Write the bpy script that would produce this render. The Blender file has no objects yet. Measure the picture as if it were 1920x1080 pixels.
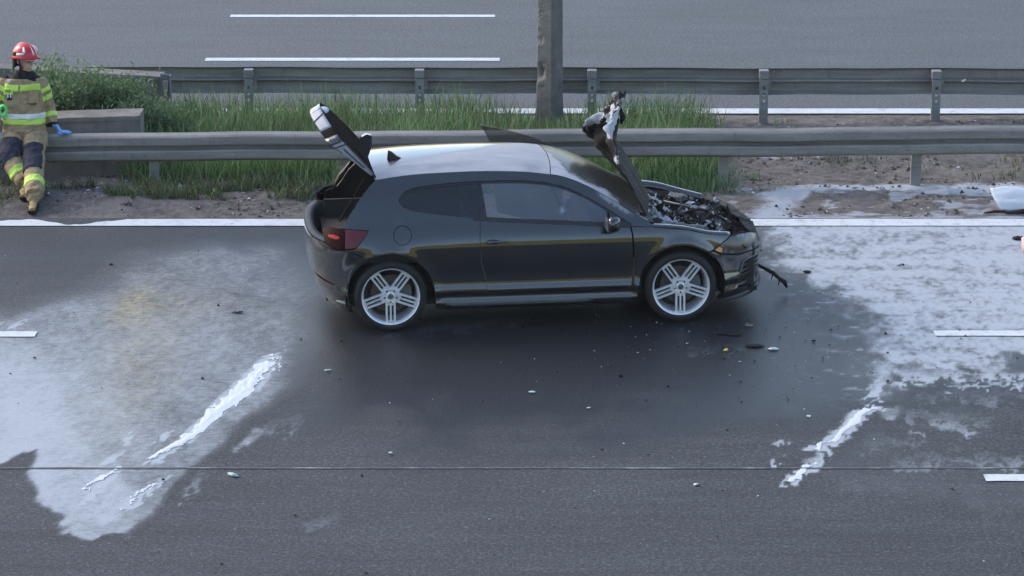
import bpy, bmesh, math, random
import numpy as np
from mathutils import Vector, Matrix
from mathutils.geometry import delaunay_2d_cdt
random.seed(7); np.random.seed(7)
C = bpy.context.scene.collection
sc = bpy.context.scene
# ---------------------------------------------------------------- camera, sky, sun, exposure
FPX = 5300.0; PITCH = math.radians(16.3); CAMH = 7.35
cam = bpy.data.objects.new('camera', bpy.data.cameras.new('camera')); C.objects.link(cam)
cam.location = (0, 0, CAMH); cam.rotation_euler = (math.radians(90) - PITCH, 0, 0)
cam.data.sensor_width = 36; cam.data.lens = FPX / 1920 * 36; cam.data.clip_end = 3000
sc.camera = cam
SUN_EL, SUN_AZ = math.radians(36), math.radians(-62)      # azimuth clockwise from +Y
W = bpy.data.worlds.new('World'); sc.world = W; W.use_nodes = True
nt = W.node_tree; bg = nt.nodes['Background']
sky = nt.nodes.new('ShaderNodeTexSky'); sky.sky_type = 'NISHITA'; sky.sun_disc = False
sky.sun_elevation = SUN_EL; sky.sun_rotation = SUN_AZ; sky.dust_density = 2.0; sky.air_density = 1.0; sky.ozone_density = 0.6
nt.links.new(sky.outputs[0], bg.inputs[0]); bg.inputs[1].default_value = 0.15
sd = bpy.data.lights.new('sun', 'SUN'); sd.energy = 0.5; sd.angle = math.radians(25); sd.color = (1, .96, .9)
so = bpy.data.objects.new('sun', sd); C.objects.link(so)
d = Vector((math.sin(SUN_AZ) * math.cos(SUN_EL), math.cos(SUN_AZ) * math.cos(SUN_EL), math.sin(SUN_EL)))
so.rotation_euler = d.to_track_quat('Z', 'Y').to_euler(); so.location = d * 60
sc.view_settings.view_transform = 'Standard'; sc.view_settings.look = 'None'
sc.view_settings.gamma = 1; sc.view_settings.use_curve_mapping = False; sc.view_settings.exposure = 1.25
sc.cycles.max_bounces = 8; sc.cycles.use_denoising = True

# ---------------------------------------------------------------- measuring the photograph: pixel -> place
_c, _s = math.cos(PITCH), math.sin(PITCH)
def ray(u, v):
    a = (u - 960) / FPX; b = -(v - 540) / FPX
    return Vector((a, _c + b * _s, -_s + b * _c))
def at(u, v, z=0.0):
    r = ray(u, v); t = (z - CAMH) / r.z
    return Vector((0, 0, CAMH)) + r * t
def aty(u, v, Y):
    r = ray(u, v); return Vector((0, 0, CAMH)) + r * (Y / r.y)

# ---------------------------------------------------------------- helpers
def tag(o, label=None, cat=None, group=None, kind=None):
    if label: o['label'] = label
    if cat: o['category'] = cat
    if group: o['group'] = group
    if kind: o['kind'] = kind
    return o
def empty(name, loc=(0, 0, 0), rz=0, label=None, cat=None, group=None):
    o = bpy.data.objects.new(name, None); C.objects.link(o); o.location = loc; o.rotation_euler = (0, 0, rz)
    o.empty_display_size = .1
    return tag(o, label, cat, group)
def link(name, me, parent=None, mat=None):
    o = bpy.data.objects.new(name, me); C.objects.link(o)
    if mat is not None:
        for m in (mat if isinstance(mat, (list, tuple)) else [mat]): me.materials.append(m)
    if parent: o.parent = parent
    return o
def obj(name, bm, mat, parent=None, smooth=False):
    me = bpy.data.meshes.new(name); bm.normal_update(); bm.to_mesh(me); bm.free()
    if smooth: me.polygons.foreach_set('use_smooth', [True] * len(me.polygons))
    return link(name, me, parent, mat)
def npmesh(name, V, F, mat=None, parent=None, smooth=True, attrs=None, N=None):
    """V (n,3) array, F (m,k) array of equal-sized faces"""
    V = np.asarray(V, 'f'); F = np.asarray(F, 'i'); me = bpy.data.meshes.new(name)
    me.vertices.add(len(V)); me.vertices.foreach_set('co', V.ravel())
    k = F.shape[1]; me.loops.add(F.size); me.loops.foreach_set('vertex_index', F.ravel())
    me.polygons.add(len(F)); me.polygons.foreach_set('loop_start', np.arange(0, F.size, k, dtype='i'))
    me.polygons.foreach_set('use_smooth', np.full(len(F), smooth))
    me.update(calc_edges=True); me.validate()
    for a, v in (attrs or {}).items():
        at_ = me.attributes.new(a, 'FLOAT', 'POINT'); at_.data.foreach_set('value', np.asarray(v, 'f').ravel())
    if N is not None: me.normals_split_custom_set_from_vertices([tuple(n) for n in N])
    return link(name, me, parent, mat)
def gridfaces(nu, nv, flip=False):
    i, j = np.meshgrid(np.arange(nu - 1), np.arange(nv - 1), indexing='ij'); a = (i * nv + j).ravel()
    F = np.stack([a, a + nv, a + nv + 1, a + 1], 1)
    return F[:, ::-1] if flip else F
def box(bm, x0, x1, y0, y1, z0, z1, M=None):
    vs = [bm.verts.new(Vector((x, y, z)) if M is None else M @ Vector((x, y, z))) for x in (x0, x1) for y in (y0, y1) for z in (z0, z1)]
    for f in ((0, 1, 3, 2), (4, 6, 7, 5), (0, 4, 5, 1), (2, 3, 7, 6), (0, 2, 6, 4), (1, 5, 7, 3)): bm.faces.new([vs[i] for i in f])
    return vs
def tube(bm, pts, rad, seg=8, caps=True, flat=1.0):
    pts = [Vector(p) for p in pts]; n = len(pts)
    rad = rad if isinstance(rad, (list, tuple)) else [rad] * n
    rings = []; up0 = Vector((.13, .21, 1)).normalized()
    for i, p in enumerate(pts):
        t = (pts[min(i + 1, n - 1)] - pts[max(i - 1, 0)]).normalized()
        a = t.cross(up0)
        if a.length < .05: a = t.cross(Vector((1, 0, 0)))
        a.normalize(); b = a.cross(t)
        rings.append([bm.verts.new(p + (a * math.cos(q) + b * math.sin(q) * flat) * rad[i]) for q in [2 * math.pi * k / seg for k in range(seg)]])
    for A, B in zip(rings, rings[1:]):
        for k in range(seg): bm.faces.new((A[k], A[(k + 1) % seg], B[(k + 1) % seg], B[k]))
    if caps:
        bm.faces.new(rings[0][::-1]); bm.faces.new(rings[-1])
def lathe(bm, prof, seg=48, M=Matrix(), close=False):
    """prof (r, h): spun about the local Y axis"""
    R = [[bm.verts.new(M @ Vector((r * math.cos(q), h, r * math.sin(q)))) for q in [2 * math.pi * k / seg for k in range(seg)]] for r, h in prof]
    for A, B in zip(R, R[1:]):
        for k in range(seg): bm.faces.new((A[k], B[k], B[(k + 1) % seg], A[(k + 1) % seg]))
    if close:
        bm.faces.new(R[-1][::-1])
def prism(bm, poly, y0, y1, M=None):
    """poly in (x, z), pulled from y0 to y1"""
    f = lambda x, y, z: bm.verts.new((M @ Vector((x, y, z))) if M else Vector((x, y, z)))
    a = [f(x, y0, z) for x, z in poly]; b = [f(x, y1, z) for x, z in poly]; n = len(poly)
    bm.faces.new(a); bm.faces.new(b[::-1])
    for i in range(n): bm.faces.new((a[i], b[i], b[(i + 1) % n], a[(i + 1) % n]))
def bevel(bm, w, seg=2):
    bmesh.ops.remove_doubles(bm, verts=bm.verts, dist=1e-5)
    bmesh.ops.recalc_face_normals(bm, faces=bm.faces)
    es = [e for e in bm.edges if len(e.link_faces) == 2 and e.calc_face_angle(0) > .5]
    bmesh.ops.bevel(bm, geom=es, offset=w, segments=seg, affect='EDGES', profile=.6, clamp_overlap=True)
# value noise
_T = np.random.RandomState(3).rand(256, 256)
def vn(x, y):
    xi = np.floor(x).astype(int); yi = np.floor(y).astype(int); fx = x - xi; fy = y - yi
    fx = fx * fx * (3 - 2 * fx); fy = fy * fy * (3 - 2 * fy); g = lambda a, b: _T[a & 255, b & 255]
    return (g(xi, yi) * (1 - fx) + g(xi + 1, yi) * fx) * (1 - fy) + (g(xi, yi + 1) * (1 - fx) + g(xi + 1, yi + 1) * fx) * fy
def fbm(x, y, o=4, sx=1., sy=1.):
    x = np.asarray(x, float) * sx; y = np.asarray(y, float) * sy; r = 0; a = .5
    for k in range(o): r = r + a * vn(x + 17.3 * k, y + 9.1 * k); x = x * 2.03; y = y * 2.03; a *= .5
    return r / (1 - .5 ** o)
sst = lambda a, b, x: (lambda t: t * t * (3 - 2 * t))(np.clip((np.asarray(x, float) - a) / (b - a), 0, 1))
def herm(xs, ys):
    xs = np.array(xs, float); ys = np.array(ys, float); m = np.gradient(ys, xs)
    def f(x):
        x = np.clip(np.asarray(x, float), xs[0], xs[-1]); i = np.clip(np.searchsorted(xs, x) - 1, 0, len(xs) - 2)
        h = xs[i + 1] - xs[i]; t = (x - xs[i]) / h
        return (ys[i] * (1 + 2 * t) * (1 - t) ** 2 + h * m[i] * t * (1 - t) ** 2 + ys[i + 1] * t * t * (3 - 2 * t) - h * m[i + 1] * t * t * (1 - t))
    return f
def inpoly(px, py, poly):
    px = np.asarray(px, float); py = np.asarray(py, float); r = np.zeros(px.shape, bool); n = len(poly)
    for i in range(n):
        x0, y0 = poly[i]; x1, y1 = poly[(i + 1) % n]
        if y0 == y1: continue
        r ^= ((y0 > py) != (y1 > py)) & (px < (x1 - x0) * (py - y0) / (y1 - y0) + x0)
    return r
def polydist(px, py, poly, closed=True):
    px = np.asarray(px, float); py = np.asarray(py, float); D = np.full(px.shape, 1e9); n = len(poly)
    for i in range(n if closed else n - 1):
        x0, y0 = poly[i][:2]; x1, y1 = poly[(i + 1) % n][:2]; dx, dy = x1 - x0, y1 - y0; L = dx * dx + dy * dy + 1e-12
        t = np.clip(((px - x0) * dx + (py - y0) * dy) / L, 0, 1)
        D = np.minimum(D, np.hypot(px - x0 - t * dx, py - y0 - t * dy))
    return D
def sdist(px, py, poly): return polydist(px, py, poly) * np.where(inpoly(px, py, poly), 1, -1)

# ---------------------------------------------------------------- materials
class NB:
    def __init__(s, name):
        s.m = bpy.data.materials.new(name); s.m.use_nodes = True; s.t = s.m.node_tree; s.b = s.t.nodes['Principled BSDF']; s.co = None
    def n(s, kind, **kw):
        x = s.t.nodes.new('ShaderNode' + kind)
        for k, v in kw.items(): setattr(x, k, v)
        return x
    def l(s, a, b): s.t.links.new(a, b)
    def coord(s, scale=(1, 1, 1)):
        if s.co is None: s.co = s.n('TexCoord').outputs['Object']
        if scale == (1, 1, 1): return s.co
        mp = s.n('Mapping'); mp.inputs['Scale'].default_value = scale; s.l(s.co, mp.inputs[0]); return mp.outputs[0]
    def noise(s, scale=5, detail=3, rough=.55, st=(1, 1, 1), dist=0):
        x = s.n('TexNoise'); x.inputs['Scale'].default_value = scale; x.inputs['Detail'].default_value = detail
        x.inputs['Roughness'].default_value = rough; x.inputs['Distortion'].default_value = dist
        s.l(s.coord(st), x.inputs['Vector']); return x.outputs['Fac']
    def vor(s, scale, st=(1, 1, 1), feat='F1', out='Distance'):
        x = s.n('TexVoronoi'); x.feature = feat; x.inputs['Scale'].default_value = scale; s.l(s.coord(st), x.inputs['Vector']); return x.outputs[out]
    def attr(s, name): return s.n('Attribute', attribute_name=name).outputs['Fac']
    def rng(s, x, a, b, c=0., e=1., smooth=True):
        m = s.n('MapRange'); m.interpolation_type = 'SMOOTHSTEP' if smooth else 'LINEAR'
        for i, v in enumerate((a, b, c, e)): m.inputs[i + 1].default_value = v
        s.l(x, m.inputs[0]); return m.outputs[0]
    def math(s, op, a, b=0., clamp=False):
        m = s.n('Math', operation=op, use_clamp=clamp)
        for i, v in enumerate((a, b)):
            if isinstance(v, (int, float)): m.inputs[i].default_value = v
            else: s.l(v, m.inputs[i])
        return m.outputs[0]
    def mix(s, f, a, b, mode='MIX'):
        m = s.n('Mix', data_type='RGBA', blend_type=mode)
        for sock, v in ((m.inputs[0], f), (m.inputs[6], a), (m.inputs[7], b)):
            if isinstance(v, (int, float)): sock.default_value = v
            elif isinstance(v, tuple): sock.default_value = (*v[:3], 1)
            else: s.l(v, sock)
        return m.outputs[2]
    def set(s, k, v):
        if isinstance(v, tuple): s.b.inputs[k].default_value = (*v[:3], 1)
        elif isinstance(v, (int, float)): s.b.inputs[k].default_value = v
        else: s.l(v, s.b.inputs[k])
        return s
    def bump(s, h, strength=.3, dist=.01):
        b = s.n('Bump'); b.inputs['Strength'].default_value = strength; b.inputs['Distance'].default_value = dist
        s.l(h, b.inputs['Height']); s.l(b.outputs[0], s.b.inputs['Normal']); return s
def simple(name, col, rough=.6, metal=0., var=.25, scale=8., spec=.5, bump=0., fine=0):
    n = NB(name); f = n.noise(scale, 4, .6)
    c = n.mix(f, tuple(x * (1 - var) for x in col), tuple(x * (1 + var) for x in col))
    if fine:
        c = n.mix(n.rng(n.noise(fine, 2), .35, .7), c, tuple(x * .55 for x in col))
    n.set('Base Color', c).set('Roughness', rough).set('Metallic', metal).set('Specular IOR Level', spec)
    if bump: n.bump(n.noise(scale * 6, 3), bump, .005)
    return n.m
FOAMC = (.375, .415, .455)
def asphalt(name, dark, light, tint=(.90, 1, 1.10), masks=True):
    n = NB(name)
    sp = n.noise(70, 3, .7); big = n.noise(.5, 4, .6, (1, 2.2, 1)); st = n.noise(1.6, 5, .65, (.35, 3.0, 1)); vo = n.vor(55)
    f = n.math('ADD', n.math('MULTIPLY', big, .45), n.math('MULTIPLY', st, .55))
    c = n.mix(n.rng(f, .3, .7), tuple(dark * t for t in tint), tuple(light * t for t in tint))
    c = n.mix(n.rng(sp, .38, .66), n.mix(.5, c, (0, 0, 0)), c)
    c = n.mix(n.rng(vo, .05, .22, .45, 0), c, (.24, .245, .25))
    c = n.mix(n.rng(n.noise(32, 3, .75), .42, .60, .55, 0), c, (.012, .013, .014)); c = n.mix(n.rng(n.noise(38, 2, .6), .60, .70, 0, .5), c, (.26, .27, .275)); med = n.noise(11, 4, .7); c = n.mix(n.rng(med, .3, .75, .35, 0), c, tuple(dark * .4 for _ in range(3)))
    ro = .82
    if masks:
        wet = n.attr('wet'); foam = n.attr('foam'); ye = n.attr('yellow')
        c = n.mix(n.math('MULTIPLY', wet, .84), c, (.014, .016, .019))
        grit = n.math('ADD', n.math('MULTIPLY', sp, .5), n.math('MULTIPLY', n.noise(18, 5, .75, (.6, 1.3, 1)), .5))
        thr = n.math('ADD', foam, n.math('MULTIPLY', n.math('SUBTRACT', grit, .5), 1.1))
        ff = n.math('ADD', n.math('MULTIPLY', n.rng(thr, .25, .85), .70), n.math('MULTIPLY', foam, .30), True)
        ff = n.math('MULTIPLY', ff, n.rng(foam, .0, .10))
        fc = n.mix(n.math('MULTIPLY', ye, .8), FOAMC, (.52, .49, .33))
        fc = n.mix(n.rng(n.noise(24, 4, .7), .35, .65, .35, 0), fc, (.30, .31, .33))
        c = n.mix(ff, c, fc)
        c = n.mix(n.math('MULTIPLY', n.math('MULTIPLY', ye, n.rng(n.noise(26, 3, .6, (.3, 1, 1)), .5, .62)), .7), c, (.40, .33, .12))
        n.set('Roughness', n.math('SUBTRACT', ro, n.math('MULTIPLY', wet, .42)))
    else: n.set('Roughness', ro)
    n.set('Base Color', c).set('Specular IOR Level', .28)
    n.bump(n.math('ADD', sp, n.math('MULTIPLY', vo, -.6)), .35, .006)
    return n.m
def paintline(name, wear=.45):
    n = NB(name); a = n.noise(60, 3, .7); b = n.noise(7, 5, .7)
    w = n.rng(n.math('ADD', n.math('MULTIPLY', a, .5), n.math('MULTIPLY', b, .5)), .33, .5)
    c = n.mix(w, (.22, .23, .235), (.56, .59, .61)); c = n.mix(n.rng(n.noise(2, 3), .4, .8, 0, .3), c, (.35, .36, .36))
    n.set('Base Color', c).set('Roughness', .6); n.bump(a, .2, .003); return n.m
def soil(name):
    n = NB(name); a = n.noise(9, 6, .7); b = n.noise(60, 4, .75); e = n.noise(1.3, 4, .6); foam = n.attr('foam')
    c = n.mix(n.rng(a, .3, .7), (.105, .092, .084), (.24, .22, .208))
    c = n.mix(n.rng(b, .35, .68), n.mix(.5, c, (.02, .017, .015)), c)
    c = n.mix(n.rng(e, .45, .7, 0, .6), c, (.21, .19, .17))
    c = n.mix(n.rng(n.noise(34, 3, .7), .62, .70, 0, .7), c, (.33, .31, .30))
    thr = n.math('ADD', foam, n.math('MULTIPLY', n.math('SUBTRACT', n.noise(14, 6, .75, (.5, 1.2, 1)), .5), .9))
    ff = n.math('MULTIPLY', n.rng(thr, .3, .75, 0, .92), n.rng(foam, .02, .12))
    c = n.mix(ff, c, n.mix(n.rng(b, .3, .7), (.40, .42, .46), FOAMC))
    n.set('Base Color', c).set('Roughness', .95).set('Specular IOR Level', .15); n.bump(n.math('ADD', a, n.math('MULTIPLY', b, .4)), .8, .03); return n.m
def paint(name, base=(.013, .0145, .016), rough=.085):
    n = NB(name); p = n.attr('powder'); soot = n.attr('soot'); d = n.noise(6, 5, .65); fi = n.noise(120, 3, .7)
    c = n.mix(n.rng(d, .45, .8, 0, .08), base, (.10, .10, .105))
    pw = n.math('ADD', p, n.math('MULTIPLY', n.math('SUBTRACT', n.math('ADD', n.math('MULTIPLY', n.noise(9, 5, .7, (1, 1, 1)), .6), n.math('MULTIPLY', fi, .4)), .5), .9))
    pf = n.math('MULTIPLY', n.rng(pw, .15, .95), n.rng(p, .01, .12))
    c = n.mix(pf, c, n.mix(n.noise(5, 4, .65, (.35, 2.5, 1)), (.22, .235, .26), (.38, .40, .44))); c = n.mix(n.math('MULTIPLY', soot, n.rng(d, .3, .6)), c, (.02, .017, .015))
    r = n.math('ADD', n.math('MULTIPLY', d, .08), rough - .03)
    r = n.math('ADD', r, n.math('MULTIPLY', n.math('MAXIMUM', pf, n.math('MULTIPLY', soot, .8)), .6), True)
    n.set('Base Color', c).set('Roughness', r).set('Specular IOR Level', .85).set('Coat Weight', n.math('MULTIPLY', n.math('SUBTRACT', 1., n.math('MAXIMUM', pf, soot)), .7)).set('Coat Roughness', .04)
    n.bump(n.noise(3, 2), .02, .02); return n.m
def burnt(name, white=.5, dark=(.012, .011, .011)):
    n = NB(name); a = n.noise(7, 6, .7, (1, 1, 1), .6); b = n.noise(45, 4, .7)
    c = n.mix(n.rng(b, .35, .7), dark, tuple(x * 2.6 for x in dark)); c = n.mix(n.rng(n.noise(16, 4, .7), .55, .7, 0, .6), c, (.050, .044, .040))
    w = n.attr('powder'); k = n.math('ADD', a, n.math('MULTIPLY', n.math('SUBTRACT', w, .5), white))
    c = n.mix(n.rng(k, .56, .62), c, n.mix(b, (.30, .31, .33), (.66, .69, .74)))
    n.set('Base Color', c).set('Roughness', .6).set('Specular IOR Level', .15); n.bump(n.math('ADD', a, n.math('MULTIPLY', b, .3)), .8, .03); return n.m
def galv(name, col=(.305, .292, .264)):
    n = NB(name); a = n.noise(3, 5, .7, (.3, 1, 3)); b = n.noise(90, 3, .7); v = n.noise(14, 5, .7, (1, 1, .25))
    c = n.mix(n.rng(a, .3, .7), tuple(x * .62 for x in col), tuple(x * 1.1 for x in col))
    c = n.mix(n.rng(b, .35, .7, .35, 0), c, (.09, .085, .08)); c = n.mix(n.rng(v, .55, .72, 0, .5), c, (.15, .115, .085))
    n.set('Base Color', c).set('Metallic', .12).set('Roughness', n.rng(a, .2, .8, .45, .7)); n.bump(b, .12, .003); return n.m
def concrete(name, col=(.27, .255, .235), streak=.4):
    n = NB(name); a = n.noise(4, 6, .7); b = n.noise(70, 4, .75); st = n.noise(9, 4, .6, (1, 1, .12))
    c = n.mix(n.rng(a, .3, .7), tuple(x * .68 for x in col), tuple(x * 1.12 for x in col))
    c = n.mix(n.rng(st, .5, .7, 0, streak), c, tuple(x * .5 for x in col)); c = n.mix(n.rng(b, .55, .72, 0, .55), c, tuple(x * .4 for x in col))
    n.set('Base Color', c).set('Roughness', .93).set('Specular IOR Level', .2); n.bump(n.math('ADD', a, b), .5, .01); return n.m
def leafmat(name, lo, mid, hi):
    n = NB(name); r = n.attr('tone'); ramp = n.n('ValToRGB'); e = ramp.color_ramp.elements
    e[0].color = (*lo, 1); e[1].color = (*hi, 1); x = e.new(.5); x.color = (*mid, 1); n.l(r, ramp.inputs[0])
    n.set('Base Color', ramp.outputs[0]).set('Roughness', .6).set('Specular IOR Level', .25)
    tr = n.n('BsdfTranslucent'); n.l(ramp.outputs[0], tr.inputs[0]); ms = n.n('MixShader'); ms.inputs[0].default_value = .3
    n.l(n.b.outputs[0], ms.inputs[1]); n.l(tr.outputs[0], ms.inputs[2]); n.l(ms.outputs[0], n.t.nodes['Material Output'].inputs[0]); return n.m
M = {}
M['near_asphalt'] = asphalt('near_asphalt', .078, .142)
M['far_asphalt'] = asphalt('far_asphalt', .18, .24, masks=False)
M['line'] = paintline('line_paint'); M['soil'] = soil('soil')
M['galv'] = galv('galvanised'); M['galv_post'] = galv('galvanised_post', (.27, .27, .265)); M['concrete'] = concrete('concrete', (.215, .200, .185)); M['pole'] = concrete('pole_concrete', (.17, .162, .15), .1)
M['grass'] = leafmat('grass', (.042, .088, .034), (.125, .240, .078), (.34, .42, .24))
M['leaf'] = leafmat('leaf', (.035, .065, .032), (.10, .165, .075), (.22, .31, .14))
M['dry'] = leafmat('dry_grass', (.05, .045, .025), (.12, .105, .055), (.24, .21, .12))
M['bark'] = simple('bark', (.08, .06, .045), .9, bump=.4)
M['field'] = simple('field', (.13, .125, .05), .95, var=.5, scale=.4, spec=.1)
M['embank'] = simple('embankment_grass', (.30, .275, .10), .95, var=.45, scale=.6, spec=.1)
M['foam'] = simple('foam', (.58, .62, .66), .85, var=.10, scale=30, bump=.6)
M['white'] = simple('white_scrap', (.50, .57, .60), .6, var=.2, scale=20)
M['black'] = simple('black_plastic', (.018, .018, .02), .5, var=.3)
M['char'] = burnt('charred', .4)
M['ash'] = burnt('ash_sheet', .9, (.05,.05,.05)); M['ash2'] = burnt('ash_foam', 1.3, (.10,.10,.10)); M['char2'] = burnt('burnt_bonnet', 1.2, (.016,.0145,.014)); M['pale_edge'] = simple('pale_grey_lid', (.30,.315,.36), .5, var=.12, scale=6)  # last one: pale grey along the lid's near and tail edges
M['yellow'] = simple('yellow_scrap', (.6, .48, .14), .6)
M['yellow_pale'] = simple('cream_paper', (.75, .68, .48), .7)
M['pink'] = simple('pale_pink', (.50, .38, .36), .6)
# ================================================================ SETTING
X0, X1 = -16.0, 16.0
def G(*pts): return [tuple(at(u, v)[:2]) for u, v in pts]
# --- near carriageway: asphalt, wet patch and the extinguishing residue lying on it
def road_masks(x, y):
    wx = (fbm(x, y, 4, 2.2, 1.4) - .5); wy = (fbm(x + 31, y + 5, 4, 2.2, 1.4) - .5)
    fine = fbm(x, y, 5, 7, 4) - .5; f2 = fbm(x, y, 4, 26, 15) - .5
    qx, qy = x + wx * .22 + fine * .06, y + wy * .55 + fine * .25 + f2 * .12
    foam = np.zeros_like(x)
    # left film: soft towards the top, ragged and bright towards the bottom
    A = G((-260, 640), (0, 585), (190, 530), (270, 478), (390, 458), (530, 468), (600, 540), (600, 620), (560, 700), (505, 760), (445, 800), (390, 850), (320, 905), (300, 950), (240, 1004), (170, 1012), (105, 998), (66, 950), (72, 905), (64, 868), (74, 832), (40, 842), (0, 858), (-260, 930))
    sdA = sdist(qx, qy, A)
    v0 = at(960, 560).y; v1 = at(960, 830).y
    depth = np.clip((v0 - y) / (v0 - v1), -.5, 1.2)
    soft = .9 - .78 * np.clip(depth, 0, 1)
    rim = sst(-.40 * soft, .45 * soft, sdA)
    left = np.clip((at(330, 800).x - x) / 1.2, 0, 1)
    streak = fbm(x * .9 + y * .35, y * .2 - x * .9, 4, 2.2, 1.0)
    den = .45 + .08 * np.clip(depth, 0, 1) + .30 * left * np.clip(depth, 0, 1) + .22 * (streak - .5) + .16 * fine + .22 * f2
    foam = np.maximum(foam, rim * np.clip(den, .15, .95))
    L = G((70, 835), (240, 850), (300, 905), (300, 950), (240, 1004), (170, 1012), (105, 998), (66, 950), (72, 905), (64, 868))
    foam = np.maximum(foam, sst(-.05, .35, sdist(qx, qy, L)) * (.74 + .25 * fine + .3 * f2))
    # right film from the car's nose to the edge of the picture
    B = G((1405, 408), (1440, 470), (1475, 512), (1540, 545), (1600, 585), (1640, 640), (1625, 700), (1660, 735), (1700, 705), (1790, 700), (1900, 705), (2300, 690), (2300, 400))
    sdB = sdist(qx + wx * .15, qy, B)
    stB = fbm(x, y, 5, 1.3, 5.5)
    foam = np.maximum(foam, sst(-.32, .38, sdB + .25 * fine) * np.clip(.76 + (.55) * (stB - .5) + .42 * fine + .75 * f2, .0, .97))
    # crumbs round the right edge
    cr = np.exp(-(np.minimum(sdB, 0) / .45) ** 2); foam = np.maximum(foam, np.where(sdB < 0, cr * sst(.54, .74, fbm(x, y, 5, 9, 12)) * .6, 0))
    # narrow streaks: (pixel path, half width in m, strength)
    S_ = [([(505, 676), (470, 722), (425, 755), (388, 790), (335, 835), (283, 860)], [.10, .13, .10, .08, .07, .04], 1.0),
          ([(478, 812), (452, 838), (425, 858)], [.05, .05, .03], .62), ([(560, 795), (500, 802), (450, 835)], [.05, .07, .04], .33),
          ([(250, 808), (225, 845), (195, 868)], [.03, .04, .03], .85), ([(320, 805), (300, 822)], [.03, .03], .8), ([(208, 885), (165, 930)], [.05, .05], .95), ([(300, 905), (255, 925), (262, 942)], [.04, .05, .04], .95),
          ([(372, 900), (365, 920)], [.05, .05], .42), ([(620, 968), (585, 978)], [.07, .07], .25),
          ([(1682, 625), (1660, 660), (1668, 690), (1655, 715)], [.12, .14, .10, .06], .55), ([(1655, 715), (1640, 735)], [.05, .06], .8),
          ([(1650, 758), (1618, 772), (1590, 800), (1560, 830), (1525, 842)], [.06, .09, .07, .07, .08], .95), ([(1672, 765), (1660, 778)], [.08, .08], .42),
          ([(1540, 862), (1525, 872), (1500, 885), (1480, 905)], [.05, .05, .05, .04], .85), ([(1455, 826), (1480, 828)], [.03, .03], .6), ([(1450, 862), (1465, 864)], [.02, .02], .7),
          ([(1715, 785), (1790, 795), (1840, 800)], [.10, .13, .08], .42), ([(1640, 832), (1720, 820)], [.09, .09], .26), ([(1680, 868), (1790, 862), (1960, 858)], [.05, .10, .08], .34), ([(1640, 880), (1930, 930)], [.35, .35], .13),
          ([(1780, 722), (1960, 716)], [.05, .06], .6), ([(1730, 745), (1960, 742)], [.05, .07], .30), ([(1690, 702), (1960, 694)], [.10, .10], .6),
          ([(-60, 618), (15, 612), (55, 602)], [.05, .06, .04], .8), ([(1300, 655), (1480, 650)], [.05, .03], .2), ([(740, 622), (800, 612), (890, 602), (990, 596)], [.08, .12, .10, .05], .24)]
    for pts, ws, k in S_:
        P = G(*pts); D = np.full(x.shape, 1e9); wloc = np.zeros_like(x)
        near = (np.abs(x - np.mean([p[0] for p in P])) < 3) & (np.abs(y - np.mean([p[1] for p in P])) < 4)
        xx, yy = x[near], y[near]; ux = xx + wx[near] * .10 + fine[near] * .22 + f2[near] * .12; uy = yy + fine[near] * .75 + f2[near] * .5
        best = np.full(xx.shape, -9.)
        for i in range(len(P) - 1):
            (a0, b0), (a1, b1) = P[i], P[i + 1]; dx, dy = a1 - a0, b1 - b0; t = np.clip(((ux - a0) * dx + (uy - b0) * dy) / (dx * dx + dy * dy), 0, 1)
            w = ws[i] * (1 - t) + ws[i + 1] * t; dd = np.hypot(ux - a0 - t * dx, (uy - b0 - t * dy) * .75)
            best = np.maximum(best, 1 - dd / (w * 1.25))
        foam[near] = np.maximum(foam[near], sst(-.25, .5, best) * np.clip(k * (1 + 1.6 * fine[near] + .8 * f2[near]), 0, 1))
    # tyre tracks through the right film
    # wet asphalt round the car
    Wp = G((300, 440), (560, 425), (1420, 470), (1560, 560), (1640, 640), (1640, 730), (1400, 760), (1000, 790), (660, 770), (590, 700), (585, 560), (520, 480))
    sw = sdist(x + wx * .7, y + wy * 1.8, Wp); wet = sst(-1.2, .45, sw) * 1.0
    wet = np.maximum(wet, .55 * sst(-.4, .5, sdist(x + wx, y + wy, G((-300, 425), (600, 425), (560, 470), (330, 480), (150, 545), (-300, 600)))))
    wet = np.maximum(wet, sst(-.3, .3, sdist(x + wx * .3, y + wy, G((1600, 700), (2200, 715), (2200, 760), (1700, 770)))) * .55)
    wet = np.maximum(wet, sst(-.1, .2, sdist(x + wx * .3, y + wy * .5, G((1660, 770), (1720, 775), (1640, 850), (1600, 885), (1540, 885), (1600, 830)))) * .6)
    wet = np.maximum(wet, sst(-.08, .12, sdist(qx, qy, G((1880, 660), (2100, 655), (2100, 700), (1890, 698)))) * .8)
    foam *= 1 - sst(-.08, .12, sdist(qx, qy, G((1885, 662), (2100, 655), (2100, 698), (1895, 696)))) * .75
    band = fbm(x * .12, y, 3, 1, .9); wet = np.clip(wet + .30 * (band - .45), 0, 1)
    def blob(u, v, rx, ry): p = at(u, v); return np.exp(-((x - p.x) / rx) ** 2 - ((y - p.y) / ry) ** 2)
    ye = .85 * blob(248, 572, .17, .55) + .30 * blob(270, 640, .35, 1.6) + .22 * blob(350, 575, .35, .4) + .15 * blob(265, 740, .3, 1.4)
    sk = sst(.60, .68, fbm(x, y, 4, 6, 8)) * blob(410, 572, .20, .4)
    return foam * (1 - .8 * sk), wet, np.clip(ye, 0, 1)
RY1 = 27.66
xs = np.unique(np.concatenate([np.linspace(X0, -6.2, 24), np.arange(-6.2, 6.2, .022), np.linspace(6.2, X1, 24)]))
ys = np.unique(np.concatenate([np.linspace(8, 17.2, 12), np.arange(17.2, RY1, .045), [RY1]]))
gx, gy = np.meshgrid(xs, ys, indexing='ij')
fo, we, ye = road_masks(gx, gy)
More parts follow.
